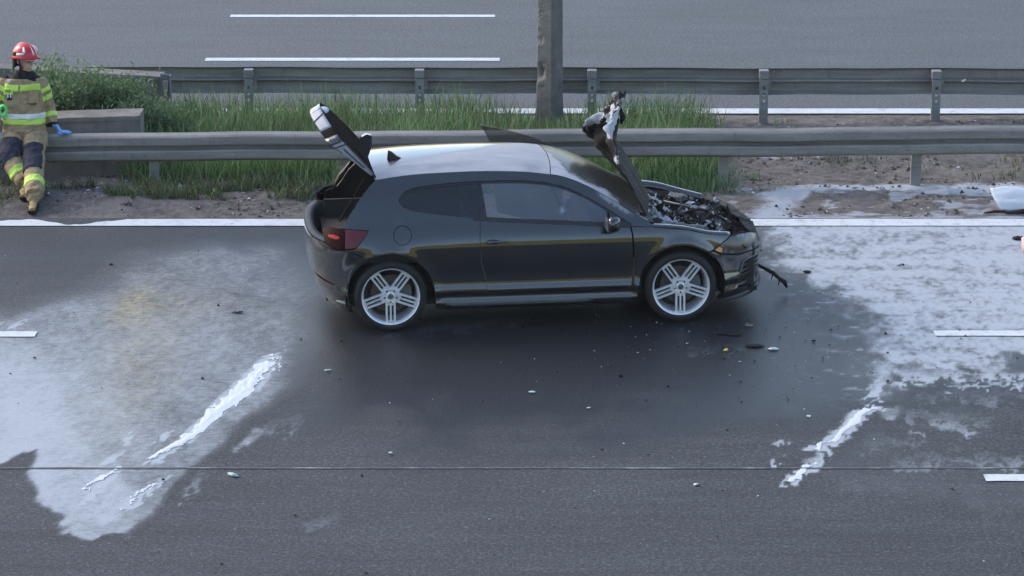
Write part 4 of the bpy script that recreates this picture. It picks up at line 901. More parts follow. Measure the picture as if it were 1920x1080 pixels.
# ================================================================ GUARDRAILS, POLE, WALLS
RB = at(960, 349).y                                     # line of the near rail's posts
def wprof(k=1):   # W-beam section: (towards the traffic, height), about 0.31 m high
    P = [(.0, .310), (.012, .304), (.055, .290), (.078, .272), (.081, .255), (.081, .195), (.074, .182), (.020, .168), (.010, .155), (.020, .142), (.074, .128), (.081, .115), (.081, .055), (.078, .038), (.055, .020), (.012, .006), (.0, .0)]
    return [(a * k, b) for a, b in P]
def beam(name, x0, x1, y, zf, face, parent, mat):
    """face -1: the waves bulge towards the camera"""
    P = wprof(); n = max(2, int((x1 - x0) / .25)); X = np.linspace(x0, x1, n); V = []
    for x in X:
        dz = .004 * math.sin(x * 1.7) + .003 * math.sin(x * 4.1); dy = .006 * math.sin(x * 1.1 + 1)
        for sgn in (0, 1): V += [(x, y + face * a + dy + sgn * .003 * -face, zf(x) + b + dz) for a, b in P]
    k = len(P); F = []
    for i in range(n - 1):
        for sgn in (0, 1):
            for j in range(k - 1):
                a = i * 2 * k + sgn * k + j; f = (a, a + 1, a + 2 * k + 1, a + 2 * k); F.append(f if (sgn == 0) == (face > 0) else f[::-1])
    for i in (0, n - 1):
        for j in range(k - 1): a = i * 2 * k + j; F.append((a, a + 1, a + k + 1, a + k))
    return npmesh(name, V, F, M[mat], parent, False)
def smooth_sharp(o): return o
def post(parent, x, y, z0, z1, holes=True, w=.10, face=-1, mat='galv_post'):
    """C-section post with slotted front plate"""
    bm = bmesh.new(); hw = w / 2; yf = y + face * .03; yb_ = y - face * .03; t = .006
    box(bm, x - hw, x - hw + t, min(yf, yb_), max(yf, yb_), z0, z1); box(bm, x + hw - t, x + hw, min(yf, yb_), max(yf, yb_), z0, z1)
    a, b = sorted((yf, yf + face * -t)); hs = [z1 - .10 - .075 * k for k in range(3)] if holes else []
    cuts = [z1]
    for h in hs: cuts += [h + .018, h - .018]
    cuts.append(z0)
    for i in range(0, len(cuts), 2): box(bm, x - hw + t, x + hw - t, a, b, cuts[i + 1], cuts[i])
    for h in hs:
        box(bm, x - hw + t, x - .014, a, b, h - .018, h + .018); box(bm, x + .014, x + hw - t, a, b, h - .018, h + .018)
    return obj('post', bm, M[mat], parent)
def bolt(parent, x, y, z, face, r=.014):
    bm = bmesh.new(); lathe(bm, [(r, .0), (r, -.008), (r * .6, -.012), (0, -.012)], 8, Matrix.Translation((x, y, z)) if face < 0 else Matrix.Translation((x, y, z)) @ Matrix.Rotation(math.pi, 4, 'Z')); return obj('bolt', bm, M['galv_post'], parent)
# near rail
zt_l, zt_r = aty(110, 248, RB - .05).z, aty(1900, 233.5, RB - .05).z; xl, xr = aty(110, 248, RB - .05).x, aty(1900, 233.5, RB - .05).x
zb = lambda x: zt_l + (zt_r - zt_l) * (x - xl) / (xr - xl) - .318
rail = empty('guardrail', (0, RB, 0), 0, 'dull grey steel guardrail just behind the burnt car, the one the firefighter leans on', 'guardrail')
Mi = lambda o: (setattr(o, 'parent', rail), setattr(o, 'location', (0, -RB, 0)))
xp = at(1355, 348).x
for k, x0 in enumerate(np.arange(xp - 14.1, 13, 4.0)):
    Mi(beam('beam', x0 - .16, x0 + 4.0, RB - .062 - .0035 * (k % 2), zb, -1, None, 'galv'))
    for dx in (-.10, .02):
        for dz in (.085, .225): Mi(bolt(None, x0 + dx, RB - .146, zb(x0) + dz, -1))
    Mi(bolt(None, x0 + 2.0, RB - .075, zb(x0) + .155, -1))
for k in range(-6, 6):
    x = xp + 2.0 * k + (.03 if k == 1 else 0); Mi(post(None, x, RB, -.15, zb(x) + .25, False, .105, -1, 'galv'))
    bm = bmesh.new(); box(bm, x - .045, x + .045, RB - .062, RB - .031, zb(x) + .09, zb(x) + .22); Mi(obj('spacer', bm, M['galv'], None))
# far rail: seen from behind
FB = at(960, 231).y
frail = empty('guardrail', (0, FB, 0), 0, 'grey guardrail seen from behind with slotted posts, along the far carriageway', 'guardrail')
Mf = lambda o: (setattr(o, 'parent', frail), setattr(o, 'location', (0, -FB, 0)))
zl2, zr2 = aty(330, 124.5, FB + .12).z, aty(1900, 127.5, FB + .12).z; x2l, x2r = aty(330, 124.5, FB + .12).x, aty(1900, 127.5, FB + .12).x
zb2 = lambda x: zl2 + (zr2 - zl2) * (x - x2l) / (x2r - x2l) - .312
xq = [aty(u, 180, FB).x for u in (467, 787, 1110, 1432, 1755)]
for k, x0 in enumerate(np.arange(xq[2] - 13.8, 13, 4.0)):
    Mf(beam('beam', x0 - .16, x0 + 4.0, FB + .10 + .0035 * (k % 2), zb2, 1, None, 'galv'))
    for dx in (-.10, .02): Mf(bolt(None, x0 + dx, FB + .10, zb2(x0) + .27, -1))
px_ = [xq[0] - 2 * k for k in (4, 3, 2, 1)] + xq + [xq[4] + 2 * k for k in (1, 2, 3)]
for x in px_:
    Mf(post(None, x, FB, -.15, zb2(x) + .20, True, .10))
    bm = bmesh.new(); box(bm, x - .055, x + .055, FB - .02, FB + .098, zb2(x) + .205, zb2(x) + .30); bevel(bm, .008); Mf(obj('bracket', bm, M['galv_post'], None))
    bm = bmesh.new(); box(bm, x - .012, x + .09, FB + .032, FB + .098, zb2(x) + .06, zb2(x) + .19); Mf(obj('spacer', bm, M['galv'], None))
# lamp post: square concrete with chamfered, broken arris
PB = at(1030, 234).y; pw = .285
pole = empty('lamp_post', (aty(1030.5, 200, PB).x, PB, 0), 0, 'square concrete lamp post with a chipped edge rising from the grass', 'lamp post')
nz, nq = 170, 28; Z = np.concatenate([np.linspace(-.2, 2.2, 140), np.linspace(2.3, 9.0, nz - 140)]); V = []
sqp = []
h_ = pw / 2; c_ = .035
corner = [(-h_, -h_ + c_), (-h_ + c_, -h_), (h_ - c_, -h_), (h_, -h_ + c_), (h_, h_ - c_), (h_ - c_, h_), (-h_ + c_, h_), (-h_, h_ - c_)]
for i in range(8):
    (a, b), (e, f) = corner[i], corner[(i + 1) % 8]; m = 5 if i % 2 else 2
    sqp += [(a + (e - a) * k / m, b + (f - b) * k / m) for k in range(m)]
ang = math.radians(-32)
for z in Z:
    k = 1.0 - .032 * max(z, 0)
    for i, (a, b) in enumerate(sqp):
        x, y = a * math.cos(ang) - b * math.sin(ang), a * math.sin(ang) + b * math.cos(ang); r = k * .86
        edge = math.exp(-((math.atan2(y, x) + 2.62) / .42) ** 2) + .5 * math.exp(-((math.atan2(y, x) + .35) / .3) ** 2)
        chip = max(0, float(fbm(z * 1.0 + 3, i * .12, 4, 5.0, 1)) - .50) * .24 * edge + (float(fbm(z, i * 1., 3, 9, .8)) - .5) * .001
        fl = 1 + .12 * math.exp(-max(z, 0) / .18)
        s_ = r * fl * (1 - chip / .16); V.append((x * s_, y * s_, z))
nn = len(sqp); F = [(i * nn + j, i * nn + (j + 1) % nn, (i + 1) * nn + (j + 1) % nn, (i + 1) * nn + j) for i in range(nz - 1) for j in range(nn)]
npmesh('shaft', V, F, M['pole'], pole, False)
bm = bmesh.new(); tube(bm, [(0, 0, 8.9), (0, -.2, 9.2), (0, -1.2, 9.5), (0, -1.6, 9.5)], [.07, .05, .045, .045], 10); obj('arm', bm, M['galv_post'], pole, True)
bm = bmesh.new(); box(bm, -.16, .16, -2.2, -1.5, 9.44, 9.56); bevel(bm, .04); obj('lamp_head', bm, M['galv_post'], pole)
# concrete walls on the left
def wall(name, p, q, yd, h0, h1, label, th=.30, mat='concrete', topz=None):
    """p, q: world ends of the top front edge"""
    w = empty(name, (p.x, p.y, 0), 0, label, 'wall'); a, b = p, q; n = 40; bm = bmesh.new(); rows = []
    for i in range(n + 1):
        t = i / n; x, y, z = a.x + (b.x - a.x) * t, a.y + (b.y - a.y) * t, a.z + (b.z - a.z) * t
        c = (float(fbm(x, 0 * x, 4, 5, 1)) - .5) * .018
        rows.append([bm.verts.new((x - p.x, y - p.y + dy, zz)) for dy, zz in ((.0, -.2), (c * .5, .3 * z), (c, z - .05), (c - .018, z - .046), (c - .018, z - .004 + c * .4), (.004, z + c * .4), (th, z + c * .4), (th, -.2))])
    for A, B in zip(rows, rows[1:]):
        for j in range(7): bm.faces.new((A[j], B[j], B[j + 1], A[j + 1]))
    bm.faces.new(rows[0]); bm.faces.new(rows[-1][::-1]); bmesh.ops.recalc_face_normals(bm, faces=bm.faces); obj('wall_body', bm, M[mat], w); return w
yA = FB - .32
pA, qA = aty(-60, 124, yA - .15), aty(305, 143, yA + .05)
wa = wall('parapet_wall', pA, qA, 0, 0, 0, 'long brown concrete parapet wall behind the shrubs at upper left', .24)
yB = RB + .38
pB, qB = aty(-60, 226, yB - .12), aty(262, 216, yB + .05)
wb = wall('parapet_wall', pB, qB, 0, 0, 0, 'low concrete wall stub directly behind the near guardrail', .34)
# steel end post where the far rail meets the wall
bm = bmesh.new(); x = aty(312, 170, yA).x; yq = yA - .02
ep = empty('end_post', (x, yq, 0), 0, 'pale rusty steel post at the end of the brown parapet wall', 'post')
zt = aty(312, 136, yq).z
box(bm, -.055, -.045, -.05, .05, -.2, zt); box(bm, .045, .055, -.05, .05, -.2, zt - .03); box(bm, -.045, .045, -.005, .005, -.2, zt - .02); obj('post_section', bm, M['galv_post'], ep)
bm = bmesh.new(); box(bm, -.03, .03, -.075, -.05, zt - .22, zt - .08); bevel(bm, .006); obj('clamp', bm, M['galv'], ep)

# ================================================================ VEGETATION
def blades(name, n, pos, hgt, lean, width, mat, seed, kind='stuff', parent=None, seedhead=0.):
    rs = np.random.RandomState(seed); P = pos(rs, n); n = len(P); H = hgt(rs, P); az = rs.rand(n) * 6.283; le = lean(rs, n) * H; la = rs.rand(n) * 6.283
    wv = np.stack([np.cos(az), np.sin(az), 0 * az], 1) * (width * (.6 + .8 * rs.rand(n)))[:, None]; ld = np.stack([np.cos(la), np.sin(la), 0 * la], 1)
    V = []; up = np.array([0, 0, 1.])
    for t, w in ((0, 1.), (.45, .8), (.8, .5), (1., .08)):
        c = P + ld * (le * t ** 2)[:, None] + up * (H * (t - .12 * t * t * np.abs(le / H)))[:, None]; V += [c - wv * w, c + wv * w]
    V = np.stack(V, 1).reshape(-1, 3); b = np.arange(n)[:, None] * 8
    F = np.concatenate([b + np.array([[0, 1, 3, 2]]), b + np.array([[2, 3, 5, 4]]), b + np.array([[4, 5, 7, 6]])], 1).reshape(-1, 4)
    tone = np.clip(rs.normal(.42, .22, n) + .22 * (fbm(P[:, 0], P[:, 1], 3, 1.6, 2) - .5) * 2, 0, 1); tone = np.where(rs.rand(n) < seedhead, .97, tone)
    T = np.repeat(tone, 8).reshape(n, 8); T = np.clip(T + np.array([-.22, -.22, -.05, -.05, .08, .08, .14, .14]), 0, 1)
    o = npmesh(name, V, F, M[mat], parent, True, dict(tone=T.ravel())); o['kind'] = kind; return o
gxl, gxr = at(300, 300).x, at(1375, 300).x
def gpos(rs, n):
    x = gxl - .3 + (gxr - gxl + .3) * rs.rand(n); y = RB - .42 + (FB - .05 - RB + .42) * rs.rand(n)
    d = fbm(x, y, 4, 1.4, 1.8); right = sst(gxr + .1, gxr - .5, x + .5 * (d - .5)); front = np.where(y < RB + .05, sst(gxl + 1.2, gxl + 3.4, x) * .85 + .08, 1)
    k = rs.rand(n) < right * front * (.35 + 1.1 * d) * np.where(y > FB - .35, .8, 1); x, y = x[k], y[k]
    return np.stack([x, y, verge_z(x, y) - .01], 1)
def gh(rs, P):
    d = fbm(P[:, 0], P[:, 1] + 9, 3, 1.1, 1.3); edge = sst(RB - .45, RB + .25, P[:, 1]) * .6 + .4
    pk = 1 - .55 * np.exp(-((P[:, 0] - pole.location.x) / .42) ** 2) * (P[:, 1] < PB + .1); return pk * .84 * np.clip((.10 + .46 * d + .13 * rs.randn(len(P))) * edge * sst(gxr + .15, gxr - .7, P[:, 0]) ** .35, .05, .75)
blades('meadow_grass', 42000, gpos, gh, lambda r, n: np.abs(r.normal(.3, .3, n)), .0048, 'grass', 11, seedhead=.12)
def tallpos(rs, n):
    P = gpos(rs, n); return P[P[:, 1] > RB + .3]
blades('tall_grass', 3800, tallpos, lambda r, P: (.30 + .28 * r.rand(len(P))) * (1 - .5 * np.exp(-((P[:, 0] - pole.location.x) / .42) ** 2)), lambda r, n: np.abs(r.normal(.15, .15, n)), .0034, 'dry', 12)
def dpos(rs, n):
    x = np.concatenate([rs.uniform(gxl - .6, at(640, 330).x, n // 2), rs.uniform(-6.2, gxl, n // 4), rs.uniform(gxr, 6, n // 4)]); y = np.concatenate([rs.uniform(RB - .75, RB + .1, n // 2), rs.uniform(RB - 1.0, RB + .2, n // 4), rs.uniform(RB - .2, FB, n // 4)])
    d = fbm(x, y, 4, 2.2, 3); k = d > .54 + .10 * (x > gxr) + .06 * (x < gxl); x, y = x[k], y[k]; return np.stack([x, y, verge_z(x, y) - .01], 1)
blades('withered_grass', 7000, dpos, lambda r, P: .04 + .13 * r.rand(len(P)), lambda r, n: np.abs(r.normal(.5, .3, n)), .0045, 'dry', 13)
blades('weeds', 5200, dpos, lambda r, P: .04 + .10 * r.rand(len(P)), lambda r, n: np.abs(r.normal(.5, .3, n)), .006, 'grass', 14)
def shrub(x, y, h, rx, ry, seed, label, nl=3400, cat='shrub', tone0=0.):
    s = empty('shrub', (x, y, 0), 0, label, cat, 'shrubs between the concrete walls'); rs = np.random.RandomState(seed)
    bm = bmesh.new(); tips = []
    for k in range(11):
        a = rs.rand() * 6.28; r = rs.rand() ** .5 * .85; tx, ty = rx * r * math.cos(a), ry * r * math.sin(a); tz = h * (.95 + .33 * rs.rand()) * (1 - .35 * r * r)
        pts = [(0.25 * tx * (rs.rand()), .25 * ty, -.05), (tx * .55, ty * .55, tz * .5), (tx, ty, tz)]; tube(bm, pts, [.012, .008, .003], 5); tips.append((tx, ty, tz))
    obj('stems', bm, M['bark'], s)
    T = np.array(tips); i = rs.randint(0, len(T), nl); t = rs.beta(2.2, 1.2, nl); base = T[i] * np.stack([t, t, t], 1)
    Pp = base + rs.normal(0, 1, (nl, 3)) * np.array([.075, .075, .055]) * (.6 + .8 * t[:, None]); Pp[:, 2] = np.maximum(Pp[:, 2], .03)
    d = rs.normal(0, 1, (nl, 3)); d[:, 2] = np.abs(d[:, 2]) * .8 + .25; d /= np.linalg.norm(d, axis=1, keepdims=True); sd_ = np.cross(d, rs.normal(0, 1, (nl, 3))); sd_ /= np.linalg.norm(sd_, axis=1, keepdims=True)
    L = (.03 + .04 * rs.rand(nl))[:, None]; wd = L * .17
    V = np.stack([Pp, Pp + d * L * .5 + sd_ * wd, Pp + d * L, Pp + d * L * .5 - sd_ * wd], 1).reshape(-1, 3); F = np.arange(nl * 4).reshape(-1, 4)
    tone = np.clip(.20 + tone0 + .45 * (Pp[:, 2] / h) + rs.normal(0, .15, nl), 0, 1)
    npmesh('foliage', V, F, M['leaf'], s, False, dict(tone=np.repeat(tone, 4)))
ys_ = (yA + yB) / 2
for args in [(95, .88, .50, .40, 'tall juniper-like shrub beside the firefighter at the left end'), (150, .84, .46, .38, 'bushy green shrub second from the firefighter, before the brown wall'), (205, .74, .46, .38, 'mid green shrub third from the firefighter, before the brown wall'), (252, .55, .36, .38, 'rounded green shrub near the right end of the brown wall'), (292, .42, .28, .4, 'small dark shrub at the grass edge right of the low wall stub')]:
    u, h, rx, ry, lab = args; p = aty(u, 200, ys_); shrub(p.x, ys_ + random.uniform(-.25, .35), h, rx, ry, int(u), lab, 6500)
def far_fill(rs, n): 
    x = rs.uniform(-7.5, gxl + .25, n); y = rs.uniform(yB + .4, yA - .05, n); return np.stack([x, y, verge_z(x, y)], 1)
blades('undergrowth', 9000, far_fill, lambda r, P: .08 + .25 * r.rand(len(P)), lambda r, n: np.abs(r.normal(.4, .3, n)), .008, 'leaf', 21)

# ================================================================ DEBRIS
rs = np.random.RandomState(8)
def pebbles(name, n, pos, smin, smax, mat, seed, attr=None):
    rs = np.random.RandomState(seed); P = pos(rs, n); n = len(P); B = np.array([(1, 0, 0), (-.5, .87, 0), (-.5, -.87, 0), (0, 0, 1), (0, 0, -.4)]); T = np.array([(0, 1, 3), (1, 2, 3), (2, 0, 3), (1, 0, 4), (2, 1, 4), (0, 2, 4)])
    s = smin + (smax - smin) * rs.rand(n) ** 2.5; a = rs.rand(n) * 6.28; sc_ = np.stack([s * (.7 + .9 * rs.rand(n)), s * (.5 + .5 * rs.rand(n)), s * (.25 + .6 * rs.rand(n))], 1)
    V = B[None] * sc_[:, None] * (1 + .5 * (rs.rand(n, 5, 3) - .5)); c, q = np.cos(a)[:, None], np.sin(a)[:, None]
    V = np.stack([V[..., 0] * c - V[..., 1] * q, V[..., 0] * q + V[..., 1] * c, V[..., 2]], -1) + P[:, None]
    o = npmesh(name, V.reshape(-1, 3), (np.arange(n)[:, None, None] * 5 + T).reshape(-1, 3), M[mat], None, False); o['kind'] = 'stuff'; return o
def vpos(rs, n):
    x = rs.uniform(-6.3, 6.3, n); y = rs.uniform(RY1 + .08, FB, n); d = fbm(x, y, 4, 2.5, 3.5); k = rs.rand(n) < sst(.40, .62, d) * np.where((x > gxl) & (x < gxr) & (y > RB), .1, 1); x, y = x[k], y[k]; return np.stack([x, y, verge_z(x, y)], 1)
M['stone'] = simple('verge_stone', (.20, .175, .155), .9, var=.5, scale=3); M['stone_dark'] = simple('dark_clod', (.06, .047, .038), .95, var=.4, scale=3)
pebbles('gravel', 5200, vpos, .006, .035, 'stone', 3); pebbles('soil_clods', 6500, vpos, .008, .045, 'stone_dark', 4)
pebbles('pale_chips', 1000, vpos, .008, .034, 'white', 5)
def rpos(rs, n):
    x = np.concatenate([rs.normal(at(1330, 660).x, 1.1, n // 2), rs.uniform(-5, 5, n - n // 2)]); y = np.concatenate([rs.normal(at(960, 650).y, 1.0, n // 2), rs.uniform(17.5, 27, n - n // 2)]); return np.stack([x, y, 0 * x + .008], 1)
pebbles('road_grit', 140, rpos, .003, .012, 'white', 6); pebbles('dark_grit', 420, rpos, .004, .022, 'char', 7)
def shard(name, u, v, L, Wd, Hh, rot, mat, label, cat='debris', seed=0, z0=.008):
    p = at(u, v); L *= .8; Wd *= .7; rs = np.random.RandomState(seed + 50); n = 9; top, bot = [], []; bm = bmesh.new()
    for i in range(n):
        t = -1 + 2 * i / (n - 1); w = Wd / 2 * (1 - abs(t) ** 2.5) ** .5 * (.75 + .5 * rs.rand()) + .002; x = t * L / 2; cz = Hh * (1 - t * t) * (.6 + .6 * rs.rand())
        Hs = Hh * .55; cz *= .55; top.append([bm.verts.new((x, -w, .002)), bm.verts.new((x + .01 * rs.randn(), -w * .3, cz + .004)), bm.verts.new((x, w * .4, cz * .8 + .004)), bm.verts.new((x, w, .002))])
    for A, B in zip(top, top[1:]):
        for j in range(3): bm.faces.new((A[j], B[j], B[j + 1], A[j + 1]))
        bm.faces.new((A[3], B[3], B[0], A[0]))
    o = obj(name, bm, M[mat], None, True); o.location = (p.x, p.y, z0); o.rotation_euler = (0, 0, math.radians(rot)); tag(o, label, cat); return o
shard('plastic_shard', 445, 587, .13, .07, .02, 12, 'black', 'dark plastic shard lying on the yellow-stained film behind the car', seed=1)
shard('plastic_scrap', 437, 893, .13, .06, .03, -35, 'white', 'bent white plastic scrap just below the tarmac joint at lower left', seed=2)
shard('plastic_scrap', 614, 696, .06, .05, .01, 25, 'white', 'small pale blue scrap on dry asphalt left below the rear wheel', seed=3)
shard('glass_scrap', 998, 737, .07, .06, .012, 5, 'white', 'pale broken scrap on the asphalt below the middle of the car', seed=4)
shard('yellow_scrap', 1361, 659, .045, .06, .03, 60, 'yellow', 'small yellow plastic scrap below the front wheel', seed=5)
shard('plastic_scrap', 1103, 767, .03, .035, .012, 20, 'white', 'tiny white chip right of the pale broken scrap in mid road', seed=6)
shard('road_pebble', 733, 852, .035, .05, .02, 40, 'white', 'pale pebble on the asphalt just above the tarmac joint left of centre', 'pebble', seed=7)
shard('charred_scrap', 1415, 650, .22, .16, .02, 5, 'char', 'flat charred scrap on the wet asphalt ahead of the yellow scrap', seed=8)
shard('charred_scrap', 1365, 628, .30, .10, .012, -12, 'char', 'long thin charred scrap beside the front wheel', seed=9)
shard('foam_scrap', 1450, 656, .12, .10, .02, 0, 'white', 'torn pale scrap lying next to the flat charred scrap', seed=10)
shard('foam_scrap', 1405, 612, .10, .09, .012, 15, 'stone', 'thin grey scrap on the wet asphalt just ahead of the front wheel', seed=11)
shard('foam_scrap', 1306, 911, .05, .07, .015, 50, 'white', 'star-shaped white chip below the tarmac joint right of centre', seed=12)
shard('black_shard', 1513, 511, .10, .12, .02, 0, 'char', 'dark charred flake on the white film ahead of the car nose', seed=13)
shard('black_shard', 1693, 498, .035, .06, .02, 0, 'char', 'tiny black crumb in the middle of the right white film', seed=14)
shard('plastic_scrap', 1516, 783, .025, .06, .02, 0, 'white', 'round white chip left of the broken foam streak', seed=15)
# scraps at the right edge of the picture
pc = at(1868, 405); wpn = empty('bumper_scrap', (pc.x, pc.y, 0), 0, 'white dusted bumper piece with dark burnt underside at the right edge', 'debris')
nu, nv = 24, 16; uu, vv = np.meshgrid(np.linspace(0, 1, nu), np.linspace(0, 1, nv), indexing='ij'); f = fbm(uu, vv, 4, 4, 4) - .5
X = uu * .75 + .05 * (1 - vv) ** 2 * 0 + .045 * np.abs(vv - .85) ** 1.5 * 0 - .03 * np.sin(vv * 2) + (1 - vv) * .055; Y = .10 + .28 * vv - .10 * np.sin(vv * 1.6); Zz = .03 + .17 * vv ** .8 + .05 * f + .03 * np.sin(uu * 5) * vv
sheetgrid('painted_shell', np.stack([X, Y, Zz], -1)[::-1], M['foam'], wpn, .012)
bm = bmesh.new(); tube(bm, [(.10, .06, .02), (.3, .05, .035), (.5, .06, .03), (.75, .05, .03)], [.014, .03, .025, .03], 7); obj('burnt_rim', bm, M['char'], wpn, True)
bm = bmesh.new(); tube(bm, [(-.12, .05, .018), (0, .07, .03), (.1, .06, .03)], [.008, .016, .012], 6); obj('burnt_wire', bm, M['char'], wpn, True)
shard('black_shard', 1912, 449, .20, .16, .05, -8, 'char', 'black burnt shard on the white film at the right edge', seed=16)
pk = at(1926, 478); o = empty('pink_scrap', (pk.x, pk.y, 0), 0, 'pinkish rounded plastic piece cut by the right picture edge', 'debris'); bm = bmesh.new(); tube(bm, [(-.01, -.06, .02), (-.015, 0, .07), (.0, .10, .12), (.06, .16, .13)], [.03, .045, .05, .03], 9); obj('plastic_shell', bm, M['pink'], o, True)
bm = bmesh.new(); q = aty(1808, 153, FB - .01); lf = [bm.verts.new((q.x + a, FB + .06 + c, q.z + b)) for a, b, c in ((-.03, -.012, 0), (.0, -.02, -.006), (.03, .006, 0), (.028, .018, .003), (-.005, .008, -.003))]; bm.faces.new(lf)
r_ = bmesh.ops.extrude_face_region(bm, geom=bm.faces[:]); [setattr(v_, 'co', v_.co + Vector((0, -.004, .002))) for v_ in r_['geom'] if isinstance(v_, bmesh.types.BMVert)]
tag(obj('paper_scrap', bm, M['yellow_pale']), 'small cream paper scrap stuck on the far guardrail at right', 'paper')
# ================================================================ THE FIREFIGHTER
def cloth(name, col, rough=.9, var=.22, fold=.6):
    n = NB(name); a = n.noise(14, 4, .6); f = n.noise(7, 4, .6, (1, 1, .55), .8); w = n.noise(260, 2)
    c = n.mix(n.rng(a, .3, .7), tuple(x * (1 - var) for x in col), tuple(x * (1 + var) for x in col)); c = n.mix(n.rng(n.noise(9, 5, .7), .55, .75, 0, .35), c, tuple(x * .45 for x in col))
    n.set('Base Color', c).set('Roughness', rough).set('Specular IOR Level', .2); n.bump(n.math('ADD', f, n.math('MULTIPLY', w, .08)), fold, .035); return n.m
M['khaki'] = cloth('khaki_cloth', (.33, .25, .145)); M['navy'] = cloth('knee_pad_cloth', (.030, .033, .050)); M['black_cloth'] = cloth('black_cloth', (.016, .016, .018))
M['skin'] = simple('skin', (.48, .29, .215), .5, var=.08, scale=40); M['boot'] = cloth('tan_leather', (.30, .22, .10), .6, .3, .3)
M['neon'] = simple('neon_band', (.52, .74, .12), .6, var=.08, scale=12); M['silver'] = simple('silver_band', (.72, .74, .74), .5, var=.1, scale=20); M['neon_green'] = simple('neon_green', (.12, .72, .16), .5, var=.15)
M['red'] = simple('helmet_red', (.50, .014, .018), .22, var=.12, scale=5, spec=.6); M['blue_glove'] = simple('blue_nitrile', (.16, .36, .72), .45, var=.12, scale=30); M['hair'] = simple('dark_hair', (.03, .02, .015), .7)
PB0 = aty(46, 240, RB - .10)
person = empty('person', (PB0.x, PB0.y, 0), 0, 'firefighter in khaki turnout gear and red helmet leaning on the near guardrail, looking right', 'person')
PO = Vector((PB0.x, PB0.y, 0))
J = lambda u, v, dy: aty(u, v, RB + dy) - PO
gR = at(62, 400); gL = at(46, 384)
fz = lambda p: float(verge_z(np.array([p.x]), np.array([p.y]))[0])
sole_r, sole_l = fz(gR), fz(gL)
hipR, kneeR, ankR = J(66, 252, -.13), J(64, 292, -.42), Vector((gR.x, gR.y + .12, sole_r + .13)) - PO
hipL, kneeL, ankL = J(28, 252, -.13), J(18, 296, -.44), Vector((gL.x, gL.y + .12, sole_l + .13)) - PO
shR, elR, wrR = J(77, 156, -.05), J(92, 200, -.0), J(99, 235, -.09)
shL, elL, wrL = J(8, 156, -.07), J(-12, 200, -.12), J(-8, 236, -.22)
pel, waist, chest, neckb = J(47, 240, -.10), J(46, 212, -.09), J(44, 172, -.07), J(46, 142, -.07)
headc = J(46, 112, -.11)
FW = Vector((.80, -.58, -.10)).normalized(); LT = Vector((0, 0, 1)).cross(FW).normalized(); UPv = FW.cross(LT)
bones = {}
bm = bmesh.new()
def limb(key, pts, radii, seg=14, flat=1.0):
    tube(bm, pts, radii, seg, True, flat); bones[key] = (pts, radii)
def ringloft(key, cs, seg=22):
    R = []
    for c, a, b in cs:
        R.append([bm.verts.new(Vector(c) + Vector((a * math.copysign(abs(math.cos(q)) ** .8, math.cos(q)), b * math.copysign(abs(math.sin(q)) ** .8, math.sin(q)), 0))) for q in [2 * math.pi * k / seg for k in range(seg)]])
    for A, B in zip(R, R[1:]):
        for k in range(seg): bm.faces.new((A[k], A[(k + 1) % seg], B[(k + 1) % seg], B[k]))
    bm.faces.new(R[0][::-1]); bm.faces.new(R[-1]); bones[key] = ([Vector(c) for c, a, b in cs], [(a + b) / 2 for c, a, b in cs])
up = Vector((0, 0, 1))
ringloft('torso', [(pel - up * .10, .215, .14), (pel - up * .02, .232, .155), (waist - up * .02, .212, .145), (waist + up * .05, .205, .140), (chest - up * .04, .215, .145), (chest + up * .08, .222, .14), (chest + up * .14, .205, .125), (neckb + up * .0, .13, .095), (neckb + up * .045, .085, .08)])
limb('armR', [shR + Vector((-.05, 0, .01)), shR, shR.lerp(elR, .5), elR, elR.lerp(wrR, .5), wrR], [.080, .082, .076, .068, .062, .056])
limb('armL', [shL + Vector((.05, 0, .01)), shL, shL.lerp(elL, .5), elL, elL.lerp(wrL, .5), wrL], [.080, .082, .076, .068, .062, .056])
limb('legR', [hipR + Vector((-.03, .06, .03)), hipR, hipR.lerp(kneeR, .6), kneeR, kneeR.lerp(ankR, .35), kneeR.lerp(ankR, .72), ankR + up * .02], [.125, .128, .122, .112, .104, .100, .094])
limb('legL', [hipL + Vector((.03, .06, .03)), hipL, hipL.lerp(kneeL, .6), kneeL, kneeL.lerp(ankL, .35), kneeL.lerp(ankL, .72), ankL + up * .02], [.125, .128, .122, .112, .104, .098, .092])
for k, g, an, sl in (('footR', gR, ankR, sole_r), ('footL', gL, ankL, sole_l)):
    q = Vector((g.x, g.y, sl)) - PO; limb(k, [an + up * .04, an - up * .03 + Vector((0, .0, 0)), q + Vector((0, .10, .055)), q + Vector((.005, -.02, .045)), q + Vector((.01, -.10, .035))], [.062, .064, .060, .054, .040], 12)
limb('neck', [neckb - up * .02, neckb + up * .05 + FW * .01, headc - up * .06], [.066, .060, .058], 12)
# head: skull, jaw, nose, brows, ears
def ell(c, a, b, d, seg=16, rg=12):
    rows = []
    for i in range(1, rg):
        th = math.pi * i / rg; rows.append([bm.verts.new(c + FW * (a * math.sin(th) * math.cos(p)) + LT * (b * math.sin(th) * math.sin(p)) + UPv * (d * math.cos(th))) for p in [2 * math.pi * k / seg for k in range(seg)]])
    t, b_ = bm.verts.new(c + UPv * d), bm.verts.new(c - UPv * d)
    for A, B in zip(rows, rows[1:]):
        for k in range(seg): bm.faces.new((A[k], B[k], B[(k + 1) % seg], A[(k + 1) % seg]))
    for k in range(seg): bm.faces.new((t, rows[0][k], rows[0][(k + 1) % seg])); bm.faces.new((b_, rows[-1][(k + 1) % seg], rows[-1][k]))
hd = headc; ell(hd + up * .02, .098, .078, .105); ell(hd - up * .055 + FW * .035, .060, .055, .062); ell(hd - up * .090 + FW * .062, .026, .030, .022)
